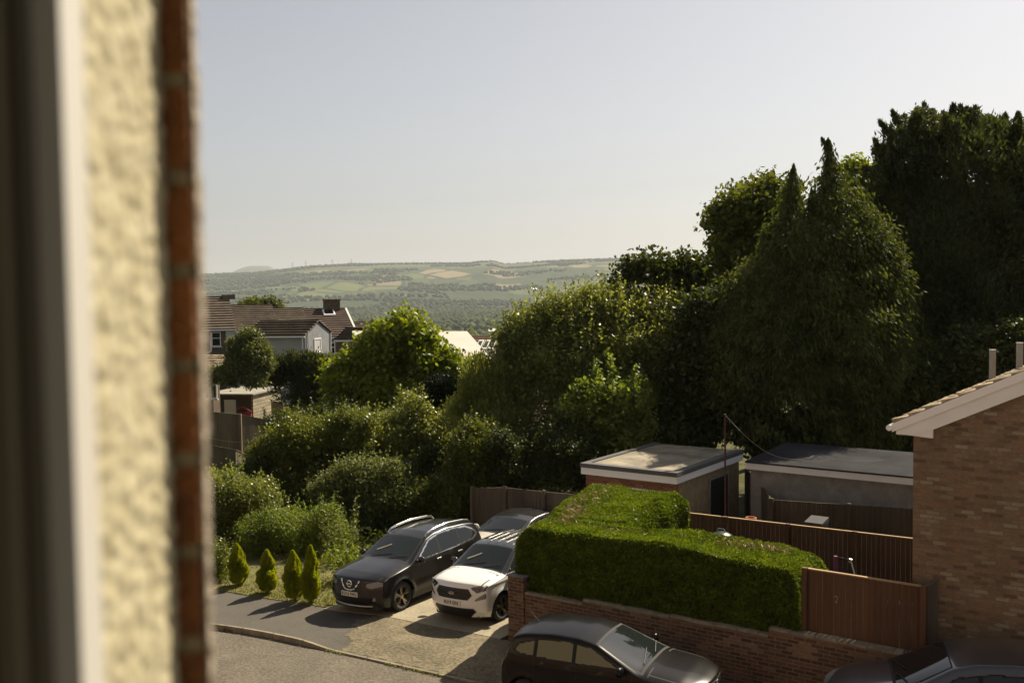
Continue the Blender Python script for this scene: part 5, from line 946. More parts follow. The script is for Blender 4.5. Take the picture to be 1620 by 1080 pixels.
# left: tall shrub in front of the terrace and dark hedge
D = 58
plant('birch_like_shrub', 'tall grey green shrub in front of the leftmost terraced houses', 'shrub', B(395, D), [lob(400, 552, D, 22, 36), lob(376, 570, D, 20, 34), lob(392, 590, D, 38, 26), lob(416, 575, D, 16, 30), lob(352, 596, D, 20, 22)], L_GREYG, 32000, 0.17, 0.10, 'broad', trunk=0.0, nsub=10, twig=0.16, sub=(0.22, 0.36), rough=0.25)
D = 60
plant('leyland_hedge', 'dark shaggy conifer hedge below the grey rendered extension', 'hedge', B(470, D), [lob(455, 610, D, 30, 50), lob(490, 615, D, 34, 52), lob(440, 590, D, 16, 26), lob(462, 580, D, 14, 26), lob(480, 578, D, 12, 20), lob(505, 590, D, 18, 30), lob(520, 620, D, 24, 46)], L_SPRUCE, 22000, 0.26, 0.08, 'up', nsub=8, twig=0.18)
plant('garden_hedge_tree', 'round topped dark green tree just above the terrace ridge', 'tree', B(412, 96), [lob(398, 483, 96, 16, 9), lob(425, 484, 96, 14, 10), lob(412, 495, 96, 34, 14)], L_MID, 4000, 0.36, 0.2, 'broad', nsub=6, twig=0.3)
# shrub belt (nearer)
SH = [('rose_bush', 'rounded glossy shrub in the middle of the shrub belt with pale flower heads', 640, 40, [(640, 680, 62, 46), (600, 700, 48, 46), (690, 700, 48, 44), (650, 740, 70, 50)], L_OLIVE, 46000, 0.12, 0.07),
      ('hawthorn_bush', 'large dull green shrub left of the shrub belt below the garden fence', 475, 37, [(470, 700, 46, 36), (510, 715, 46, 46), (440, 740, 40, 40), (490, 780, 66, 50), (560, 690, 34, 30)], L_SHRUB, 46000, 0.115, 0.065),
      ('bramble_bush', 'pale leaved rounded bush behind the black car roof, mid left', 570, 34, [(575, 760, 52, 38), (540, 790, 40, 44), (610, 790, 44, 44), (575, 820, 60, 40)], L_GREYG, 34000, 0.10, 0.06),
      ('elder_bush', 'dark leafy bush directly behind the black car and the grey fence', 715, 33.5, [(720, 790, 56, 44), (680, 810, 40, 40), (760, 790, 34, 36), (745, 730, 44, 44)], L_MID, 34000, 0.11, 0.07),
      ('privet_bush', 'bushy green shrub at far left beside the brick edge', 370, 33, [(360, 800, 44, 44), (395, 790, 40, 30), (340, 840, 44, 40), (420, 830, 34, 40), (330, 770, 20, 24)], L_OLIVE, 36000, 0.09, 0.055),
      ('fern_shrub', 'feathery mid green shrub behind the small golden conifers', 440, 31.5, [(440, 845, 36, 34), (480, 850, 32, 30), (405, 850, 26, 34), (515, 850, 34, 34)], L_LIME, 26000, 0.10, 0.035),
      ('wild_shrub', 'tangled olive shrub under the large olive bush left of the garage', 850, 33.5, [(840, 730, 60, 50), (900, 720, 50, 44), (800, 760, 40, 30), (880, 760, 50, 24)], L_DARK, 34000, 0.12, 0.06),
      ('low_box_shrub', 'low dark shrub at the lawn edge beside the brick window edge', 345, 28.5, [(345, 905, 16, 24), (335, 890, 16, 22)], L_SHRUB, 5000, 0.07, 0.04),
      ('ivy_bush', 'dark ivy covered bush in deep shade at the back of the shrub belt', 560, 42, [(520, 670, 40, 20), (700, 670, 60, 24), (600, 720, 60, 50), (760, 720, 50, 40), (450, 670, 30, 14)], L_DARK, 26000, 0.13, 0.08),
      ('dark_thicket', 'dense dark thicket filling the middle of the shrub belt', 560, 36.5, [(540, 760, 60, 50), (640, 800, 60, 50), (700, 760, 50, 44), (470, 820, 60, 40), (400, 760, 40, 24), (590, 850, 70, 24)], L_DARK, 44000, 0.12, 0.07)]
for nm, lb, bx_, D, lb_, mt_, n, L_, w_ in SH:
    ex_ = []
    for a, b_, c, d in lb_:
        for _ in range(3):
            an = random.uniform(0.0, math.pi) if random.random() < 0.75 else random.uniform(math.pi, 2 * math.pi); k_ = random.uniform(0.22, 0.42); ex_.append((a + math.cos(an) * c * 0.95, b_ - math.sin(an) * d * 0.95, c * k_, d * k_ * random.uniform(0.8, 1.5)))
    lb_ = list(lb_) + ex_; n = int(n * 1.2)
    plant(nm, lb, 'bush' if 'bush' in nm else 'shrub', B(bx_, D), [lob(a, b_, D + random.uniform(-0.8, 0.8), c, d) for a, b_, c, d in lb_], mt_, n, L_, w_, 'broad', nsub=18, sub=(0.14, 0.32), twig=0.17, per=22, core=0.12, rough=0.45, front=0.5, trunk=0.03, shoots=90, shoot_len=0.6)
# tall pale stemmed weeds before the bushes
D = 29.5; P_, A_ = [], []
wt = thing('tall_pale_weeds', 'tall pale leaved weed stems standing in front of the bushes left of the black car', 'plant', (W(535, 850, D).x, D, zgw(W(535, 850, D).x, D)))
for i in range(15):
    x_ = random.uniform(505, 560); top = W(x_ + random.uniform(-6, 6), random.uniform(775, 830), D); g0 = Vector((top.x + random.uniform(-.15, .15), D + random.uniform(-.5, .5), zgw(top.x, D))); n = 60
    t = RNG.random(n); base = np.array(g0) + (np.array(top) - np.array(g0)) * t[:, None] + RNG.normal(size=(n, 3)) * 0.07; P_.append(base); A_.append(RNG.normal(size=(n, 3)) + np.array([0, 0, 0.5]))
P_ = np.concatenate(P_); A_ = np.concatenate(A_); link('leaves', leafmesh('leaves', P_ - np.array(OFF[wt.name]), A_, 0.11, 0.05, L_GREYG), wt)
wt = thing('bracken_clump', 'yellow green leafy sprig at the lawn edge just left of the black car bonnet', 'plant', (W(545, 880, 27.5).x, 27.5, -0.05)); p = np.array(W(545, 885, 27.5)); P_ = p + RNG.normal(size=(500, 3)) * np.array([0.3, 0.25, 0.2]); P_ = P_[P_[:, 2] > -0.05]
link('leaves', leafmesh('leaves', P_ - np.array(OFF[wt.name]), RNG.normal(size=P_.shape), 0.12, 0.06, L_YEL), wt)

# ------------------------------------------------------------------ four small golden conifers on the lawn
def topiary(px, pyt, pyb, wpx, label, waist=0.0):
    q = ST.onz(px, pyb, 0); 
    for _ in range(4): q = ST.onz(px, pyb, zgu(q[0]))
    wp = ST.l2w(q[0], q[1] + 0.12, 0); D = wp.y; top = W(px, pyt, D); z0 = zgu(q[0]); H = top.z - z0; R = wpx * D / FPX / 2
    t = thing('golden_conifer', label, 'conifer', (wp.x, wp.y, z0), WD, 'small golden conifers on the lawn'); n = 9000
    h = RNG.random(n) ** 0.85; prof = np.interp(h, [0, 0.08, 0.25, 0.45, 0.7, 0.9, 1.0], [0.55, 0.85, 1.0, 0.95, 0.66, 0.30, 0.04]); prof = prof * (1 - waist * np.exp(-((h - 0.55) / 0.06) ** 2))
    a = RNG.uniform(0, 2 * math.pi, n); ph = random.uniform(0, 6); lean_ = random.uniform(-0.08, 0.08); rr = R * prof * (1 + 0.13 * np.sin(a * 3 + h * 11 + ph) + 0.09 * np.sin(a * 7 - h * 19 + ph)) * np.where(RNG.random(n) < 0.25, RNG.uniform(0.5, 0.9, n), RNG.uniform(0.9, 1.08, n))
    P = np.stack([rr * np.cos(a) + lean_ * h, rr * np.sin(a), 0.10 + h * (H - 0.10)], -1); Nn = np.stack([np.cos(a), np.sin(a), np.full(n, 0.4)], -1); A = Nn * 0.7 + np.array([0, 0, 1.0]) + RNG.normal(size=(n, 3)) * 0.3
    link('foliage', leafmesh('foliage', P, A, RNG.uniform(0.05, 0.10, n), 0.028, L_GOLD), t)
    b = MB(); b.tube((wp.x, wp.y, z0 - 0.05), (wp.x, wp.y, z0 + H * 0.6), 0.04, 0.015); b.part('stem', BARK, t)
topiary(373, 860, 928, 28, 'small golden conifer, leftmost of four on the lawn')
topiary(417, 870, 940, 29, 'small golden conifer with a narrow waist, second from the left of four', 0.3)
topiary(461, 871, 952, 31, 'plump golden conifer, third from the left of four on the lawn')
topiary(486, 863, 955, 27, 'slim tall golden conifer nearest the black car, rightmost of four', 0.12)
kw = RNG.uniform(-30, -8, 1300); kv = np.array([vk(u) for u in kw]) + RNG.normal(size=1300) * 0.02 - 0.09; dn_ = vnoise(kw * 1.7, kw * 0, 9) > 0.55; kw, kv = kw[dn_], kv[dn_]
P = np.stack([kw * ST.e[0] + kv * ST.n[0], kw * ST.e[1] + kv * ST.n[1], 0.04 * np.maximum(-9, kw - UC) - 0.09 + np.where(kv > np.array([vk(u) for u in kw]), 0.09, 0.0)], -1)
tagit(link('kerb_weeds', leafmesh('kerb_weeds', P, RNG.normal(size=P.shape) * 0.7 + np.array([0, 0, 1.0]), RNG.uniform(0.04, 0.10, len(P)), 0.025, L_OLIVE)), kind='stuff')
# grass on the lawn
n = 26000; gu = RNG.uniform(-30, -18.4, n); gv = RNG.uniform(17.3, 21.5, n); edge_ = np.interp(gu, [-29, -24, -21, -18.3], [17.7, 17.25, 17.3, 17.5]); k_ = gv > edge_ + 0.02 * RNG.normal(size=n) - 0.04; dens = vnoise(gu * 1.3, gv * 1.3, 3); k_ &= RNG.random(n) < (0.35 + dens); gu, gv = gu[k_], gv[k_]
gz = 0.04 * np.maximum(-9, gu - UC) + 0.035; x = gu * ST.e[0] + gv * ST.n[0]; y = gu * ST.e[1] + gv * ST.n[1]; P = np.stack([x, y, gz], -1)
tagit(link('grass', leafmesh('grass', P, RNG.normal(size=P.shape) * 0.5 + np.array([0, 0, 1.0]), RNG.uniform(0.05, 0.11, len(P)), 0.022, leafmat('grass_blades', (0.10, 0.125, 0.02), (0.26, 0.24, 0.07), 0.35, (1.2, 1.2, 0.5), 0.8))), kind='stuff')
PP, NN = [], []
for (x_, y_, rx, rz) in ((-14, 30, 2.2, 1.6), (-18, 33, 2.8, 2.0), (-15, 37, 2.5, 2.2), (-22, 38, 3, 2.5), (-19, 43, 3.2, 3.0), (-26, 46, 4, 3.5), (-24, 55, 4, 4), (-33, 52, 5, 4.5), (-40, 64, 6, 5.5), (-36, 74, 6, 5), (-50, 80, 8, 7), (-46, 58, 5, 5), (-60, 96, 9, 8), (-75, 90, 9, 8)):
    a_, b_ = crown_points([((x_, y_, zgw(x_, y_) + rz * 0.7), (rx, rx, rz))], int(2600 * (1 + rx / 4)), 14, (0.2, 0.36), 0.05 * rx + 0.1, 16, rough=0.3); PP.append(a_); NN.append(b_)
PP = np.concatenate(PP); NN = np.concatenate(NN)
tagit(link('garden_shrubbery', leafmesh('garden_shrubbery', PP, leaf_dirs('broad', NN), RNG.uniform(0.16, 0.34, len(PP)), 0.16, L_MID, NN * 0.5 + np.array([0, 0, 0.4]))), kind='stuff')
# ground cover under the bushes so no bare soil shows
n = 42000; gx = RNG.uniform(-17, 6, n); gy = RNG.uniform(25.5, 46, n); u_ = gx * ST.e[0] + gy * ST.e[1]; v_ = gx * ST.n[0] + gy * ST.n[1]; k_ = (v_ > 21.2 + 0.5 * np.sin(u_)) & ~((u_ > -18.8) & (v_ < 31.5)); gx, gy, u_ = gx[k_], gy[k_], u_[k_]
P = np.stack([gx, gy, 0.04 * np.clip(u_ - UC, -9, 26) + RNG.uniform(0, 0.45, len(gx)) * (0.4 + vnoise(gx, gy, 4))], -1)
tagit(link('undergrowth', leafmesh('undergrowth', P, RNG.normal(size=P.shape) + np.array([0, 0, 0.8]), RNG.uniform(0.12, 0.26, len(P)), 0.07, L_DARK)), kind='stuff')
# ------------------------------------------------------------------ cars
def paint(name, col, rough=0.25, metal=0.0): return plain(name, col, rough, metal, 1.0)
CHROME = plain('chrome', (0.75, 0.74, 0.70), 0.12, 1.0); SEAM = plain('panel_gap', (0.004, 0.004, 0.004), 0.8); CGLASS = plain('car_glass', (0.012, 0.015, 0.015), 0.035, 0, 0, 0.55); TYRE = mat('tyre_rubber', (0.018, 0.018, 0.018), 0.85, 0.2, 10)
LAMP = plain('headlamp_lens', (0.17, 0.175, 0.18), 0.15, 0.0, 0.6); LAMPD = plain('headlamp_dark_lens', (0.05, 0.055, 0.07), 0.1, 0.3, 1.0); REDL = plain('red_lens', (0.40, 0.02, 0.012), 0.15, 0, 1.0); GRL = plain('grille_mesh', (0.006, 0.006, 0.007), 0.45); PLATE = plain('number_plate_face', (0.70, 0.69, 0.62), 0.5); PTXT = plain('plate_letters', (0.01, 0.01, 0.01), 0.5)
def inpoly(x, y, poly):
    n = len(poly); r = np.zeros(len(x), bool)
    for i in range(n):
        x0, y0 = poly[i]; x1, y1 = poly[(i + 1) % n]
        if y0 == y1: continue
        c = ((y0 > y) != (y1 > y)) & (x < (x1 - x0) * (y - y0) / (y1 - y0) + x0); r ^= c
    return r
def pdist(x, y, poly):
    d = np.full(len(x), 1e9); n = len(poly)
    for i in range(n):
        a = np.array(poly[i]); b_ = np.array(poly[(i + 1) % n]); ab = b_ - a; t = np.clip(((x - a[0]) * ab[0] + (y - a[1]) * ab[1]) / (ab @ ab), 0, 1); d = np.minimum(d, np.hypot(x - a[0] - t * ab[0], y - a[1] - t * ab[1]))
    return d
def text_mesh(s, size, depth=0.002, bold=False):
    cu = bpy.data.curves.new('lettering', 'FONT'); cu.body = s; cu.size = size; cu.extrude = depth; cu.align_x = 'CENTER'; cu.align_y = 'CENTER'; cu.offset = 0.002 if bold else 0
    o = bpy.data.objects.new('lettering_tmp', cu); COL.objects.link(o); bpy.context.view_layer.update()
    me = bpy.data.meshes.new_from_object(o.evaluated_get(bpy.context.evaluated_depsgraph_get())); bpy.data.objects.remove(o); bpy.data.curves.remove(cu); return me
def put_text(parent, s, size, origin, mtl, sx=1.0, name='lettering', tilt=0.0, yawf=0.0):
    """text on a front face: reads from in front of the car (looking along -x)"""
    me = text_mesh(s, size, 0.002, True); R = Matrix(((0, 0, 1, origin[0]), (1, 0, 0, origin[1]), (0, 1, 0, origin[2]), (0, 0, 0, 1)))
    me.transform(Matrix.Translation(origin) @ Matrix.Rotation(yawf, 4, 'Z') @ Matrix.Rotation(-tilt, 4, 'Y') @ Matrix(((0, 0, 1, 0), (1, 0, 0, 0), (0, 1, 0, 0), (0, 0, 0, 1))) @ Matrix.Diagonal((sx, 1, 1, 1))); me.materials.clear(); me.materials.append(mtl)
    o = bpy.data.objects.new(name, me); COL.objects.link(o); o.parent = parent; return o
def car(name, label, S, at, yaw, pitch=0.0, roll=0.0):
    L, Wd = S['L'], S['W']; HW = Wd / 2; T = np.array(S['top']); xs = np.linspace(0, L, 2000); tz = np.interp(xs, T[:, 0], T[:, 1])
    kk = np.ones(41) / 41; tz = np.convolve(np.pad(tz, 20, 'edge'), kk, 'valid')
    arc = np.concatenate([[0], np.cumsum(np.hypot(np.diff(xs), np.diff(tz)))]); nx = int(arc[-1] / 0.024); X0 = np.interp(np.linspace(0, arc[-1], nx + 1), arc, xs); nb, nc = 64, 58
    Tz = np.interp(X0, xs, tz); Bz = np.interp(X0, [0, 0.3, L - 0.5, L], [S.get('bz', 0.22)] + [0.19] * 2 + [0.28])
    idx = {}; vp_ = []
    def vid(i, j, k):
        key = (i, j, k)
        if key not in idx: idx[key] = len(vp_); vp_.append(key)
        return idx[key]
    F, ft = [], []
    for i in range(nx):
        for k in range(nc):
            F.append((vid(i, 0, k), vid(i, 0, k + 1), vid(i + 1, 0, k + 1), vid(i + 1, 0, k))); ft.append(1)      # right side (y<0)
            F.append((vid(i, nb, k), vid(i + 1, nb, k), vid(i + 1, nb, k + 1), vid(i, nb, k + 1))); ft.append(2)   # left side
        for j in range(nb): F.append((vid(i, j, nc), vid(i, j + 1, nc), vid(i + 1, j + 1, nc), vid(i + 1, j, nc))); ft.append(3)
    for j in range(nb):
        for k in range(nc):
            F.append((vid(0, j, k), vid(0, j + 1, k), vid(0, j + 1, k + 1), vid(0, j, k + 1))); ft.append(4)
            F.append((vid(nx, j, k), vid(nx, j, k + 1), vid(nx, j + 1, k + 1), vid(nx, j + 1, k))); ft.append(5)
    F = np.array(F); ft = np.array(ft); K = np.array(vp_); i_, j_, k_ = K.T; x = X0[i_].copy(); b = -1 + 2 * j_ / nb; c = k_ / nc
    z = Bz[i_] + (Tz[i_] - Bz[i_]) * c
    hood = np.interp(x, [0, S['ws'][0] - 0.1, S['ws'][1], L - 0.5, L], [1, 1, 0, 0, 0.5]); z -= (0.045 + 0.055 * hood) * np.abs(b) ** (2.0 + 2 * hood) * c ** 6
    zb = np.interp(x, S['belt'][0], S['belt'][1]); plan = 1 - 0.05 * np.clip(1 - x / 0.8, 0, 1) ** 2 - 0.06 * np.clip((x - (L - 0.8)) / 0.8, 0, 1) ** 2
    w_ = HW * plan; bulge = 0.025 * np.sin(np.clip((z - 0.2) / np.maximum(zb - 0.2, 0.1), 0, 1) * math.pi) - 0.025
    up_ = np.clip(z - zb, 0, 1); w_ = w_ + bulge - np.where(up_ > 0, 0.0 + S.get('tumble', 0.42) * up_, 0) - 0.05 * np.clip((0.34 - z) / 0.15, 0, 1)
    # shoulder crease and wheel-arch flares
    w_ += 0.012 * np.exp(-((z - (zb - 0.10)) / 0.035) ** 2)
    for Xw in S['wheels']: rr = np.hypot(x - Xw, z - S['wr']); w_ += S.get('flare', 0.02) * np.exp(-((rr - S['wr'] - 0.07) / 0.05) ** 2) * (z < 1.0)
    y = b * w_
    ff = np.clip(1 - x / 0.95, 0, 1) ** 2; rf = np.clip(1 - (L - x) / 0.7, 0, 1) ** 2
    nose = np.interp(z, S['nose'][0], S['nose'][1]); tail = np.interp(z, S['tail'][0], S['tail'][1])
    x = x + ff * (S.get('bow', 0.26) * np.abs(b) ** 2.6 + nose) - rf * (0.16 * np.abs(b) ** 2.6 + tail)
    P = np.stack([x, y, z], -1)
    # smooth
    E_ = np.concatenate([F[:, [0, 1]], F[:, [1, 2]], F[:, [2, 3]], F[:, [3, 0]]]); E_ = np.unique(np.sort(E_, 1), axis=0); deg = np.bincount(E_.ravel(), minlength=len(P))[:, None]
    fixed = (k_ == 0)
    for _ in range(S.get('smooth', 7)):
        A_ = np.zeros_like(P); np.add.at(A_, E_[:, 0], P[E_[:, 1]]); np.add.at(A_, E_[:, 1], P[E_[:, 0]]); Pn = P + 0.5 * (A_ / deg - P); P = np.where(fixed[:, None], P, Pn)
    fc = P[F].mean(1); fx, fy, fz = fc.T; ay = np.abs(fy); p0x = X0[i_][F].mean(1); side = (ft == 1) | (ft == 2); top = ft == 3; front = ft == 4; back = ft == 5
    # ids: 0 body
    cls = np.zeros(len(F), int); NM = {0: 'body'}
    def setc(mask, cid, nm): cls[mask] = cid; NM[cid] = nm
    s_f = np.where(front, ay, HW + fx - 0.12); s_r = np.where(back, ay, HW + (L - fx))
    low = fz < S.get('clad', 0.0); matid = np.zeros(len(F), int); matid[low] = 1
    for xs_ in S.get('seams', []): matid[side & (np.abs(fx - xs_) < 0.010) & (fz > 0.34) & (fz < np.interp(fx, S['belt'][0], S['belt'][1]))] = 2
    hx = S['ws'][0] - 0.14
    matid[top & (np.abs(ay - (HW - 0.16)) < 0.009) & (fx < hx)] = 2; matid[(side | top) & (ay > HW * 0.5) & (np.abs(fx - hx) < 0.008) & (fz > 0.85) & (fx < hx + .02) & (ay < HW - 0.1)] = 2
    if 'roofcol' in S: matid[(top & (fx > S['ws'][0] - 0.02)) | (side & (fz > np.interp(fx, S['belt'][0], S['belt'][1]) + 0.015) & (fx > S['ws'][0] - 0.1))] = 3
    ws0, ws1 = S['ws']; hwz = np.interp(fx, [ws0, ws1], S['wsw'])
    rim_ = top & (fx > ws0 - 0.05) & (fx < ws1 + 0.03) & (ay < hwz + 0.035); matid[rim_] = 2
    setc(top & (fx > ws0) & (fx < ws1) & (ay < hwz), 1, 'windscreen')
    r0, r1 = S['rw']; setc(top & (fx > r0) & (fx < r1) & (ay < S.get('rww', 0.56)), 2, 'rear_window')
    dlo = S['dlo']; ind = side & inpoly(fx, fz, dlo); dd = pdist(fx, fz, dlo)
    if S.get('chrome_dlo'): m_ = side & ~ind & (dd < 0.034) & (fz > 0.8); setc(m_, 3, 'window_trim')
    matid[ind] = 2; cuts = S['pillars']
    ins = ind & (dd > 0.022); prev = -1
    for ci, (a_, b_) in enumerate(zip([0] + cuts, cuts + [99])):
        m_ = ins & (fx > a_ + (0.03 if ci else 0)) & (fx < b_ - 0.03); setc(m_ & (ft == 1), 10 + ci, 'side_window'); setc(m_ & (ft == 2), 20 + ci, 'side_window')
    if S.get('head'):
        m_ = (front | side) & inpoly(np.where(top, ay + fx - 0.05, s_f), fz, S['head']) & (fx < 0.95); setc(m_ & (fy < 0), 4, 'headlight'); setc(m_ & (fy > 0), 5, 'headlight')
    if S.get('grille'): setc(front & inpoly(fy, fz, S['grille']), 6, 'grille')
    if S.get('intake'): setc(front & inpoly(fy, fz, S['intake']), 7, 'lower_intake')
    if S.get('fog'):
        m_ = front & inpoly(ay, fz, S['fog']); setc(m_ & (fy < 0), 8, 'fog_lamp'); setc(m_ & (fy > 0), 9, 'fog_lamp')
    if S.get('taill'):
        m_ = (back | side) & inpoly(s_r, fz, S['taill']) & (fx > L - 0.8); setc(m_ & (fy < 0), 30, 'tail_light'); setc(m_ & (fy > 0), 31, 'tail_light')
    arch = np.zeros(len(F), bool); ar = S['wr'] + 0.055
    for Xw in S['wheels']:
        rr = np.hypot(fx - Xw, fz - S['wr']); arch |= side & (rr < ar); 
        if S.get('clad'): matid[side & (rr < ar + 0.05) & (cls == 0)] = 1
    mats = {0: [S['paint'], BLACKP, SEAM, S.get('roofcol', BLACKP)], 1: [CGLASS], 2: [CGLASS], 3: [CHROME], 4: [S.get('lampm', LAMP)], 5: [S.get('lampm', LAMP)], 6: [GRL], 7: [GRL], 8: [S.get('fogm', LAMP)], 9: [S.get('fogm', LAMP)], 30: [REDL], 31: [REDL]}
    root = bpy.data.objects.new(name, None); COL.objects.link(root); root.location = at; root.rotation_mode = 'XYZ'; root.rotation_euler = (roll, -pitch, yaw); OFF[root.name] = (0, 0, 0); tagit(root, label, 'car')
    Lc = P.copy(); Lc[:, 0] = L / 2 - P[:, 0]
    objs = {}
    # vertex normals of the whole skin so that split parts still shade smoothly
    def submesh(nm, mask, ms, mi=None, lift=0.0):
        f_ = F[mask & ~arch]; 
        if len(f_) == 0: return None
        uq, inv = np.unique(f_, return_inverse=True); me = mesh_arrays(nm, Lc[uq], inv.reshape(-1, 4), ms, None if mi is None else mi[mask & ~arch], smooth=True)
        me.normals_split_custom_set_from_vertices([tuple(v) for v in VN[uq]]); o = bpy.data.objects.new(nm, me); COL.objects.link(o); o.parent = root; return o
    VN = np.zeros_like(Lc); a_, b_, c_ = Lc[F[:, 0]], Lc[F[:, 2]], Lc[F[:, 1]]; fn = np.cross(Lc[F[:, 2]] - Lc[F[:, 0]], Lc[F[:, 3]] - Lc[F[:, 1]])
    for q in range(4): np.add.at(VN, F[:, q], fn)
    VN = -unit(VN); ctr = np.array([0, 0, 0.7]); 
    if ((Lc - ctr) * VN).sum(1).mean() < 0: VN = -VN; flip = True
    for cid in sorted(set(cls)): submesh(NM[cid], cls == cid, mats.get(cid, [CGLASS]), matid if cid == 0 else None)
    def surf_x(y_, z_): m_ = (i_ == 0); d = (P[m_][:, 1] - y_) ** 2 + (P[m_][:, 2] - z_) ** 2; return L / 2 - P[m_][d.argmin(), 0]
    def surf_y(X_, z_): m_ = (j_ == nb); d = (P[m_][:, 0] - X_) ** 2 + (P[m_][:, 2] - z_) ** 2; return P[m_][d.argmin(), 1]
    fl = MB(); fl.box(-L / 2 + 0.15, L / 2 - 0.2, -HW + 0.24, HW - 0.24, 0.17, 0.34); wr, ww = S['wr'], 0.22
    for Xw in S['wheels']:
        for sg in (-1, 1): fl.lathe([(ar + 0.0, 0.0), (ar, -sg * 0.30)], (L / 2 - Xw, sg * (HW - 0.05), wr), 'y', 28); fl.lathe([(ar, 0), (0.01, 0)], (L / 2 - Xw, sg * (HW - 0.34), wr), 'y', 28)
    fl.part('underbody', BLACKP, root)
    for Xw in S['wheels']:
        for sg in (-1, 1):
            cx, cyw = L / 2 - Xw, sg * (HW - 0.125); wo_ = bpy.data.objects.new('wheel', None); COL.objects.link(wo_); wo_.parent = root; wo_.location = (cx, cyw, wr); OFF[wo_.name] = (0, 0, 0)
            t = MB(); rr_ = S.get('rim', wr * 0.70); t.lathe([(rr_, -ww / 2), (wr - 0.03, -ww / 2), (wr - 0.005, -ww / 2 + 0.03), (wr, 0), (wr - 0.005, ww / 2 - 0.03), (wr - 0.03, ww / 2), (rr_, ww / 2), (rr_ - 0.01, 0)], (0, 0, 0), 'y', 36, close=True); t.part('tyre', TYRE, wo_, smooth=True)
            r = MB(); o0 = sg * (ww / 2 - 0.025); r.lathe([(rr_ - 0.012, o0 - sg * 0.08), (rr_ + 0.004, o0), (rr_ - 0.02, o0 + sg * 0.006), (rr_ - 0.03, o0 - sg * 0.05)], (0, 0, 0), 'y', 36, m=0)
            r.lathe([(rr_ - 0.02, o0 - sg * 0.09), (0.001, o0 - sg * 0.09)], (0, 0, 0), 'y', 24, m=1); ns = S.get('spokes', 5)
            for q in range(ns):
                for da in ((-0.16, 0.16) if S.get('twin', True) else (0,)):
                    an = 2 * math.pi * q / ns + 0.3; ca, sa = math.cos(an + da * 0.35), math.sin(an + da * 0.35); cb, sb = math.cos(an + da), math.sin(an + da); r.tube((0.05 * ca, o0 - sg * 0.02, 0.05 * sa), ((rr_ - 0.015) * cb, o0 - sg * 0.012, (rr_ - 0.015) * sb), 0.024, 0.030, 6)
            r.lathe([(0.065, o0 - sg * 0.03), (0.06, o0 + sg * 0.0), (0.001, o0 + sg * 0.004)], (0, 0, 0), 'y', 16); r.part('rim', [S.get('rimm', CHROME), BLACKP], wo_)
    # mirrors, wipers, handles
    mx, mz = S['mirror']
    for sg in (-1, 1):
        yy = surf_y(mx, mz); m_ = MB(); n_ = 10; prof = [(0.001, -0.10), (0.06, -0.085), (0.085, -0.03), (0.085, 0.03), (0.06, 0.09), (0.001, 0.10)]; vs = []
        m_.lathe([(r_ * 1.0, h_) for r_, h_ in prof], (L / 2 - mx, sg * (yy + 0.13), mz + 0.03), 'y', 14); m_.v = [(L / 2 - mx + (v[0] - (L / 2 - mx)) * 0.75 + 0.02, v[1], v[2]) for v in m_.v]
        o = m_.part('mirror', S.get('mirrm', S['paint']), root, smooth=True); a_ = MB(); a_.tube((L / 2 - mx, sg * (yy - 0.02), mz - 0.03), (L / 2 - mx, sg * (yy + 0.07), mz), 0.03, 0.025, 8); a_.part('mirror_arm', BLACKP, o)
    def wsz(X_): return float(np.interp(X_, xs, tz))
    for (ya, yb, xa, xb) in ((-0.45, 0.12, ws0 + 0.02, ws0 + 0.17), (0.15, 0.6, ws0 + 0.02, ws0 + 0.16)):
        wv = MB(); wv.path([(L / 2 - xa, ya, wsz(xa) - 0.045 * ya * ya + 0.02), (L / 2 - (xa + xb) / 2, (ya + yb) / 2, wsz((xa + xb) / 2) + 0.02), (L / 2 - xb, yb, wsz(xb) - 0.05 * yb * yb + 0.02)], 0.009, 5); wv.part('wiper', BLACKP, root)
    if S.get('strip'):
        xa, ya, xb, yb = S['strip']; h = MB(); h.path([(L / 2 - xa, ya, wsz(xa) - 0.045 * ya * ya + 0.012), (L / 2 - (xa + xb) / 2, (ya + yb) / 2, wsz((xa + xb) / 2) + 0.004), (L / 2 - xb, yb, wsz(xb) - 0.05 * yb * yb + 0.012)], 0.016, 6); h.part('painted_glass_streak', plain('streak_paint', (0.55, 0.55, 0.38), 0.4), root)  # pale bar added on the glass, its colour standing in for a bright reflection
    for X_ in S.get('handles', []):
        for sg in (-1, 1): hz_ = S.get('hz', 0.9); yy = surf_y(X_, hz_); h = MB(); h.box(L / 2 - X_ - 0.09, L / 2 - X_ + 0.09, sg * (yy + 0.012) - 0.010, sg * (yy + 0.012) + 0.010, hz_ - 0.014, hz_ + 0.016); o = h.part('door_handle', S.get('handlem', S['paint']), root); bevel(o, 0.006)
    if 'plate' in S:
        ptx, pz_ = S['plate']; px_ = surf_x(0, pz_) + 0.012; h = MB(); h.box(px_ - 0.03, px_, -0.26, 0.26, pz_ - 0.056, pz_ + 0.056); po = h.part('number_plate', PLATE, root); tt_ = put_text(po, ptx, 0.108, (px_ + 0.003, 0, pz_ - 0.002), PTXT, 0.92, 'lettering')
    if 'rplate' in S: h = MB(); h.box(-L / 2 - 0.01, -L / 2 + 0.03, -0.26, 0.26, 0.5, 0.61); h.part('number_plate', plain('yellow_plate', (0.7, 0.5, 0.05), 0.5), root)
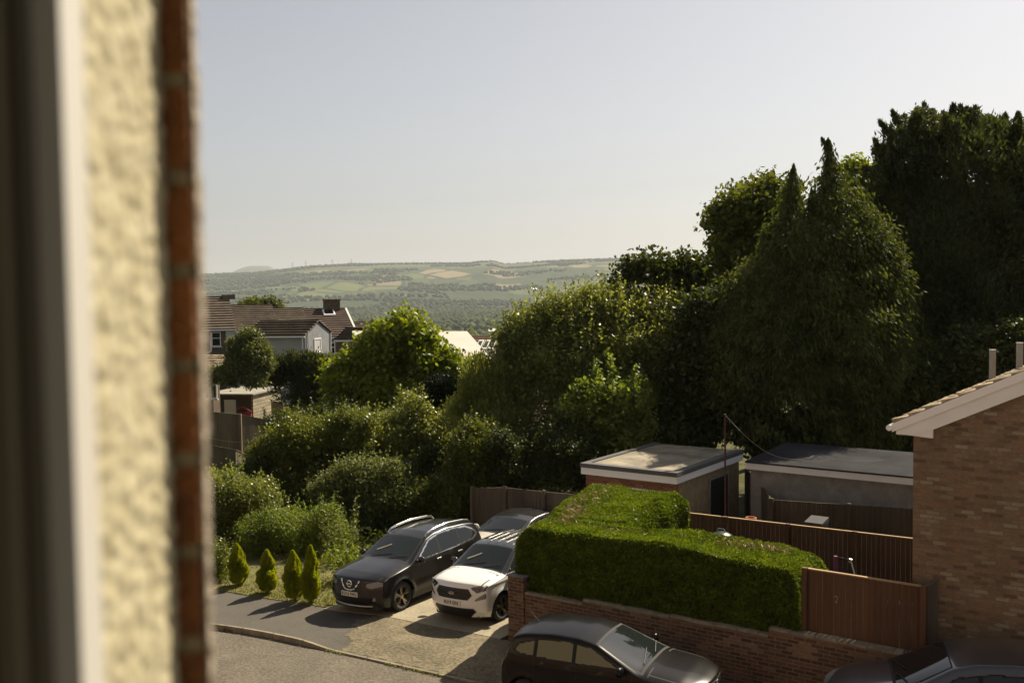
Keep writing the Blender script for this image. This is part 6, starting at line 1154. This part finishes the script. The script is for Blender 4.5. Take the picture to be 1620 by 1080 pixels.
    if S.get('rails'):
        xa, xb, yr_ = S['rails']
        for sg in (-1, 1):
            pts = [(L / 2 - xa, sg * yr_, wsz(xa) - 0.02)]; 
            for q in range(9): f = (q + 0.5) / 9; X_ = xa + (xb - xa) * f; pts.append((L / 2 - X_, sg * (yr_ - 0.02 * math.sin(f * math.pi)), wsz(X_) + 0.035 + 0.02 * math.sin(f * math.pi)))
            pts.append((L / 2 - xb, sg * yr_, wsz(xb) - 0.03)); h = MB(); h.path(pts, [0.02] + [0.032] * 9 + [0.02], 10); h.part('roof_rail', S.get('railm', CHROME), root, smooth=True)
    return root, surf_x, surf_y, wsz
RIMB = plain('black_and_silver_alloy', (0.42, 0.38, 0.28), 0.25, 0.9)
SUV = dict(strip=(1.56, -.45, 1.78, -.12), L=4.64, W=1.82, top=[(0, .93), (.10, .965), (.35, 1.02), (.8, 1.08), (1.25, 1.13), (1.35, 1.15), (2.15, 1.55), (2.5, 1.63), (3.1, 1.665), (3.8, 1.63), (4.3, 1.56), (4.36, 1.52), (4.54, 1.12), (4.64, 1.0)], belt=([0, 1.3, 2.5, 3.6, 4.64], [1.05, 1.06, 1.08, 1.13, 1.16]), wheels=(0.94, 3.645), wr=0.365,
           nose=([.2, .35, .5, .7, .86, 1.0], [.10, .03, .0, .02, .05, .12]), tail=([.2, .5, .8, 1.0], [.1, 0, .03, .08]), ws=(1.32, 2.14), wsw=(.72, .60), rw=(4.38, 4.53), clad=0.36, seams=[1.42, 2.52, 3.46], chrome_dlo=True,
           dlo=[(1.62, 1.085), (2.25, 1.46), (2.7, 1.535), (3.3, 1.545), (3.8, 1.50), (4.1, 1.36), (4.18, 1.27), (3.95, 1.18), (3.0, 1.12)], pillars=[2.55, 3.42], head=[(.47, .76), (.60, .71), (.95, .79), (1.45, .99), (1.25, 1.0), (.85, .90), (.48, .82)], grille=[(-.45, .90), (-.34, .62), (.34, .62), (.45, .90)], intake=[(-.60, .50), (-.5, .30), (.5, .30), (.60, .50)],
           paint=plain('black_car_paint', (0.006, 0.0055, 0.005), 0.3, 0, 0.6, 0.3), mirror=(1.62, 1.10), handles=[2.42, 3.32], handlem=CHROME, hz=0.98, plate=('KD16 FWU', 0.555), rails=(2.2, 4.15, 0.63), rimm=RIMB, spokes=5, flare=.03, rim=0.262)
nx_, ny_, nyaw = -4.05, 24.05, -2.17
def place(name, label, S, fxy, yaw, dz=0.0, pitch=0.0, roll=0.0):
    """fxy: position of the front bumper on the ground"""
    c = Vector((fxy[0] - math.cos(yaw) * S['L'] / 2, fxy[1] - math.sin(yaw) * S['L'] / 2)); return car(name, label, S, (c.x, c.y, zgw(c.x, c.y) + 0.012 + dz), yaw, pitch, roll)
side_roll = -0.04   # the street climbs to the right of the picture
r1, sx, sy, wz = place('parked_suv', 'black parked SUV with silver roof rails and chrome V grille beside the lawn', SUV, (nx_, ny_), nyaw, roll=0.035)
Lh = SUV['L'] / 2
vg = MB()
for sg in (-1, 1):
    pts = [(sg * .30, .885), (sg * .25, .80), (sg * .17, .69), (sg * .10, .66), (0, .655)]
    for (a, b_) in zip(pts[:-1], pts[1:]):
        w0, w1 = 0.030, 0.030; pa = (sx(a[0], a[1]) + 0.012, a[0], a[1]); pb2 = (sx(b_[0], b_[1]) + 0.012, b_[0], b_[1]); vg.tube(pa, pb2, 0.024, 0.022, 8)
vg.part('grille_chevron', CHROME, r1, smooth=True)
bd = MB(); cx = sx(0, .80) + 0.02
ring = [(cx, 0.075 * math.cos(t), .80 + 0.075 * math.sin(t)) for t in np.linspace(0, 2 * math.pi, 25)]; bd.path(ring, 0.012, 6); bd.box(cx - 0.01, cx + 0.012, -.10, .10, .785, .815); bd.part('round_badge', CHROME, r1)
for sg in (-1, 1): f_ = MB(); X_ = sx(sg * .66, .46); f_.tube((X_ - .02, sg * .66, .46), (X_ + .012, sg * .665, .46), 0.055, 0.05, 16); f_.part('fog_lamp', LAMP, r1)
sk = MB(); pts = [(sx(y_, .27) + 0.01, y_, .262 + .02 * abs(y_)) for y_ in np.linspace(-.6, .6, 13)]; sk.path(pts, 0.022, 6); sk.part('bumper_strip', plain('satin_silver', (0.35, 0.35, 0.36), 0.35, 0.6), r1)
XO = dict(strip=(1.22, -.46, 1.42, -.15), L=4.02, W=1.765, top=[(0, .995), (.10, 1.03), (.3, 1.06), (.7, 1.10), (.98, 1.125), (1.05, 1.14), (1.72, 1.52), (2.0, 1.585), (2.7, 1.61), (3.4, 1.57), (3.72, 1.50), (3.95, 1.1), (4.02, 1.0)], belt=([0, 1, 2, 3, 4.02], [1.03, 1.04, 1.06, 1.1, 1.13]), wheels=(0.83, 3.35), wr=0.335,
          nose=([.2, .35, .5, .8, .95, 1.05], [.06, .02, .0, .03, .07, .15]), tail=([.2, .5, .8, 1.0], [.08, 0, .03, .06]), ws=(1.02, 1.72), wsw=(.70, .58), rw=(3.74, 3.93), clad=0.0, seams=[1.18, 2.15, 3.05], dlo=[(1.32, 1.07), (1.85, 1.42), (2.3, 1.49), (3.0, 1.48), (3.5, 1.35), (3.55, 1.24), (3.2, 1.14)], pillars=[2.2, 3.05],
          head=[(.50, .885), (.64, .79), (.98, .88), (1.32, 1.02), (1.28, 1.06), (.9, .99), (.5, .915)], grille=[(-.54, .73), (-.44, .875), (.44, .875), (.54, .73), (.43, .625), (-.43, .625)], intake=[(-.56, .44), (-.62, .36), (-.45, .20), (.45, .20), (.62, .36), (.56, .44)], fog=[(.60, .60), (.82, .66), (.845, .75), (.80, .78), (.62, .66)], fogm=plain('fog_grey', (0.16, 0.17, 0.17), 0.2, 0.3, 1.0),
          paint=paint('white_car_paint', (0.74, 0.73, 0.70), 0.3), roofcol=paint('black_roof_paint', (0.02, 0.02, 0.022)), mirror=(1.35, 1.09), mirrm=paint('black_mirror_shell', (0.02, 0.02, 0.02)), handles=[2.05, 2.95], hz=0.95, plate=('EU19 GFX', 0.535), lampm=LAMPD, rimm=plain('dark_alloy', (0.20, 0.17, 0.12), 0.35, 0.8), spokes=5, rim=0.235, smooth=6)
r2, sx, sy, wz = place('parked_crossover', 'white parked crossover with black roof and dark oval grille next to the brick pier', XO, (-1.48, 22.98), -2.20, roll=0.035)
for i, yy in enumerate((-.46, -.24, 0, .24, .46)):
    rb = MB(); pts = [(XO['L'] / 2 - X_, yy, wz(X_) - 0.05 * yy * yy / 0.36 + 0.004) for X_ in (1.80, 1.9, 2.2, 2.7, 3.2, 3.6)]; rb.path(pts, 0.014, 6); rb.part('roof_rib', XO['roofcol'], r2, smooth=True)
for sg in (-1, 1):
    hl = MB(); 
    for (ya, za, rr) in ((.66, .855, .028), (.76, .89, .034), (.82, .93, .026)): X_ = sx(sg * ya, za) if ya < .8 else sx(sg * .79, za) - .02; hl.tube((X_ - .03, sg * ya, za), (X_ + .008, sg * ya, za), rr, rr * .8, 12)
    hl.part('lamp_unit', LAMP, r2)
ov = MB(); X_ = sx(0, .755) + 0.012; ov.add([(X_ + 0.006, 0, .755)] + [(X_, .085 * math.cos(t), .755 + .036 * math.sin(t)) for t in np.linspace(0, 2 * math.pi, 24, endpoint=False)], [(0, i + 1, (i + 1) % 24 + 1) for i in range(24)])
ovo = ov.part('oval_badge', plain('badge_dark_blue', (0.02, 0.03, 0.07), 0.3), r2); put_text(ovo, 'Ford', 0.055, (X_ + 0.010, 0, .755), CHROME, 1.0, 'lettering')
br_ = MB(); ring = [(X_ + .004, .085 * math.cos(t), .755 + .036 * math.sin(t)) for t in np.linspace(0, 2 * math.pi, 25)]; br_.path(ring, .004, 5); br_.part('badge_ring', CHROME, ovo)
for zz in (.66, .70, .80, .84): gs = MB(); gs.path([(sx(y_, zz) + 0.006, y_, zz) for y_ in np.linspace(-.44, .44, 7)], 0.006, 4); gs.part('grille_bar', plain('gloss_black_bar', (0.015, 0.015, 0.015), 0.3), r2)
HB_ = dict(L=3.95, W=1.70, top=[(0, .76), (.12, .81), (.4, .88), (.9, .95), (1.08, .985), (1.15, 1.0), (1.95, 1.36), (2.3, 1.43), (2.8, 1.455), (3.3, 1.43), (3.62, 1.37), (3.85, 1.0), (3.95, .92)], belt=([0, 1, 2, 3, 3.95], [.90, .93, .95, 1.0, 1.03]), wheels=(0.78, 3.30), wr=0.31, nose=([.2, .35, .5, .75, .9], [.06, .0, .0, .05, .1]), tail=([.2, .5, .8, 1.0], [.06, 0, .02, .08]),
           ws=(1.14, 1.93), wsw=(.70, .57), rw=(3.64, 3.83), seams=[1.25, 2.28, 3.1], dlo=[(1.42, .975), (2.02, 1.28), (2.5, 1.345), (3.0, 1.335), (3.40, 1.25), (3.52, 1.12), (3.4, 1.06), (2.5, 1.0)], pillars=[2.33, 3.08], head=[(.46, .66), (.60, .60), (.95, .70), (1.35, .86), (1.2, .88), (.7, .78)], grille=[(-.35, .70), (-.3, .62), (.3, .62), (.35, .70)], intake=[(-.5, .45), (-.45, .28), (.45, .28), (.5, .45)],
           taill=[(.56, .80), (.56, 1.02), (.80, 1.12), (1.12, 1.13), (.98, .86)], paint=plain('metallic_black_paint', (0.008, 0.007, 0.007), 0.25, 0, 0.2, 0.12), mirror=(1.45, .97), handles=[2.2, 3.0], hz=.85, rplate=1, tumble=.46, smooth=9)
ZC = 0.0
fp = ST.l2w(-6.86, 15.60); r3, sx, sy, wz = place('parked_hatchback', 'black parked hatchback in the street with sun glaring on its windscreen', HB_, (fp.x, fp.y), -0.47, dz=0.08, pitch=0.045)
bd = MB(); X_ = sx(0, .66) + .02; bd.path([(X_, .06 * math.cos(t), .66 + .06 * math.sin(t)) for t in np.linspace(0, 2 * math.pi, 21)], .01, 6); bd.part('round_badge', CHROME, r3)
g_ = MB(); g_.path([(sx(y_, .73) + 0.012, y_, .715 + .0 * y_) for y_ in np.linspace(-.36, .36, 9)], .012, 6); g_.part('grille_trim', CHROME, r3)
an = MB(); an.tube((HB_['L'] / 2 - 3.35, 0, wz(3.35) - .01), (HB_['L'] / 2 - 3.52, 0, wz(3.35) + .16), .008, .004, 6); an.part('aerial', BLACKP, r3)
GC = dict(HB_); GC.update(paint=paint('dark_grey_metallic', (0.045, 0.048, 0.058), 0.3, 0.3), rplate=1, L=4.15, W=1.78, top=[(0, .80), (.08, .86), (.4, .95), (.9, 1.02), (1.08, 1.05), (1.15, 1.07), (1.95, 1.42), (2.3, 1.50), (2.9, 1.52), (3.4, 1.49), (3.8, 1.42), (4.05, 1.05), (4.15, .95)], rw=(3.84, 4.03), wheels=(.82, 3.45), wr=.33)
fp = ST.l2w(-5.25, 16.0); r4, sx, sy, wz = place('parked_grey_car', 'dark grey car at the bottom right corner, sky reflected on its windscreen', GC, (fp.x, fp.y), math.pi - 0.62 + 0.33, dz=0.12, pitch=-0.04)
r4.name = 'parked_car'
WC = dict(HB_); WC.update(paint=paint('cream_white_paint', (0.62, 0.58, 0.50), 0.3), plate=('CV12 OKR', .45), lampm=plain('pinkish_lamp_glass', (0.45, 0.20, 0.15), 0.15, 0.1, 1.0), roofcol=paint('dark_roof', (0.02, 0.02, 0.02)), seams=[1.25, 2.28], L=3.6, top=[(0, .72), (.06, .77), (.3, .84), (.7, .89), (.85, .92), (.92, .94), (1.7, 1.22), (2.0, 1.28), (2.5, 1.30), (3.0, 1.27), (3.3, 1.21), (3.5, .94), (3.6, .86)], ws=(.90, 1.68), wheels=(.7, 2.95), belt=([0, 1, 2, 3, 3.6], [.84, .86, .88, .92, .94]), dlo=[(1.15, .91), (1.78, 1.15), (2.2, 1.21), (2.8, 1.18), (3.1, 1.08), (3.1, .98), (2.3, .94)], pillars=[2.1, 2.8], rw=(3.32, 3.48), mirror=(1.2, .90), rplate=1)
fp = ST.l2w(-17.0, 22.0); r5, sx, sy, wz = place('parked_small_car', 'small cream white car half hidden behind the white crossover and the black SUV', WC, (fp.x, fp.y), -2.18)
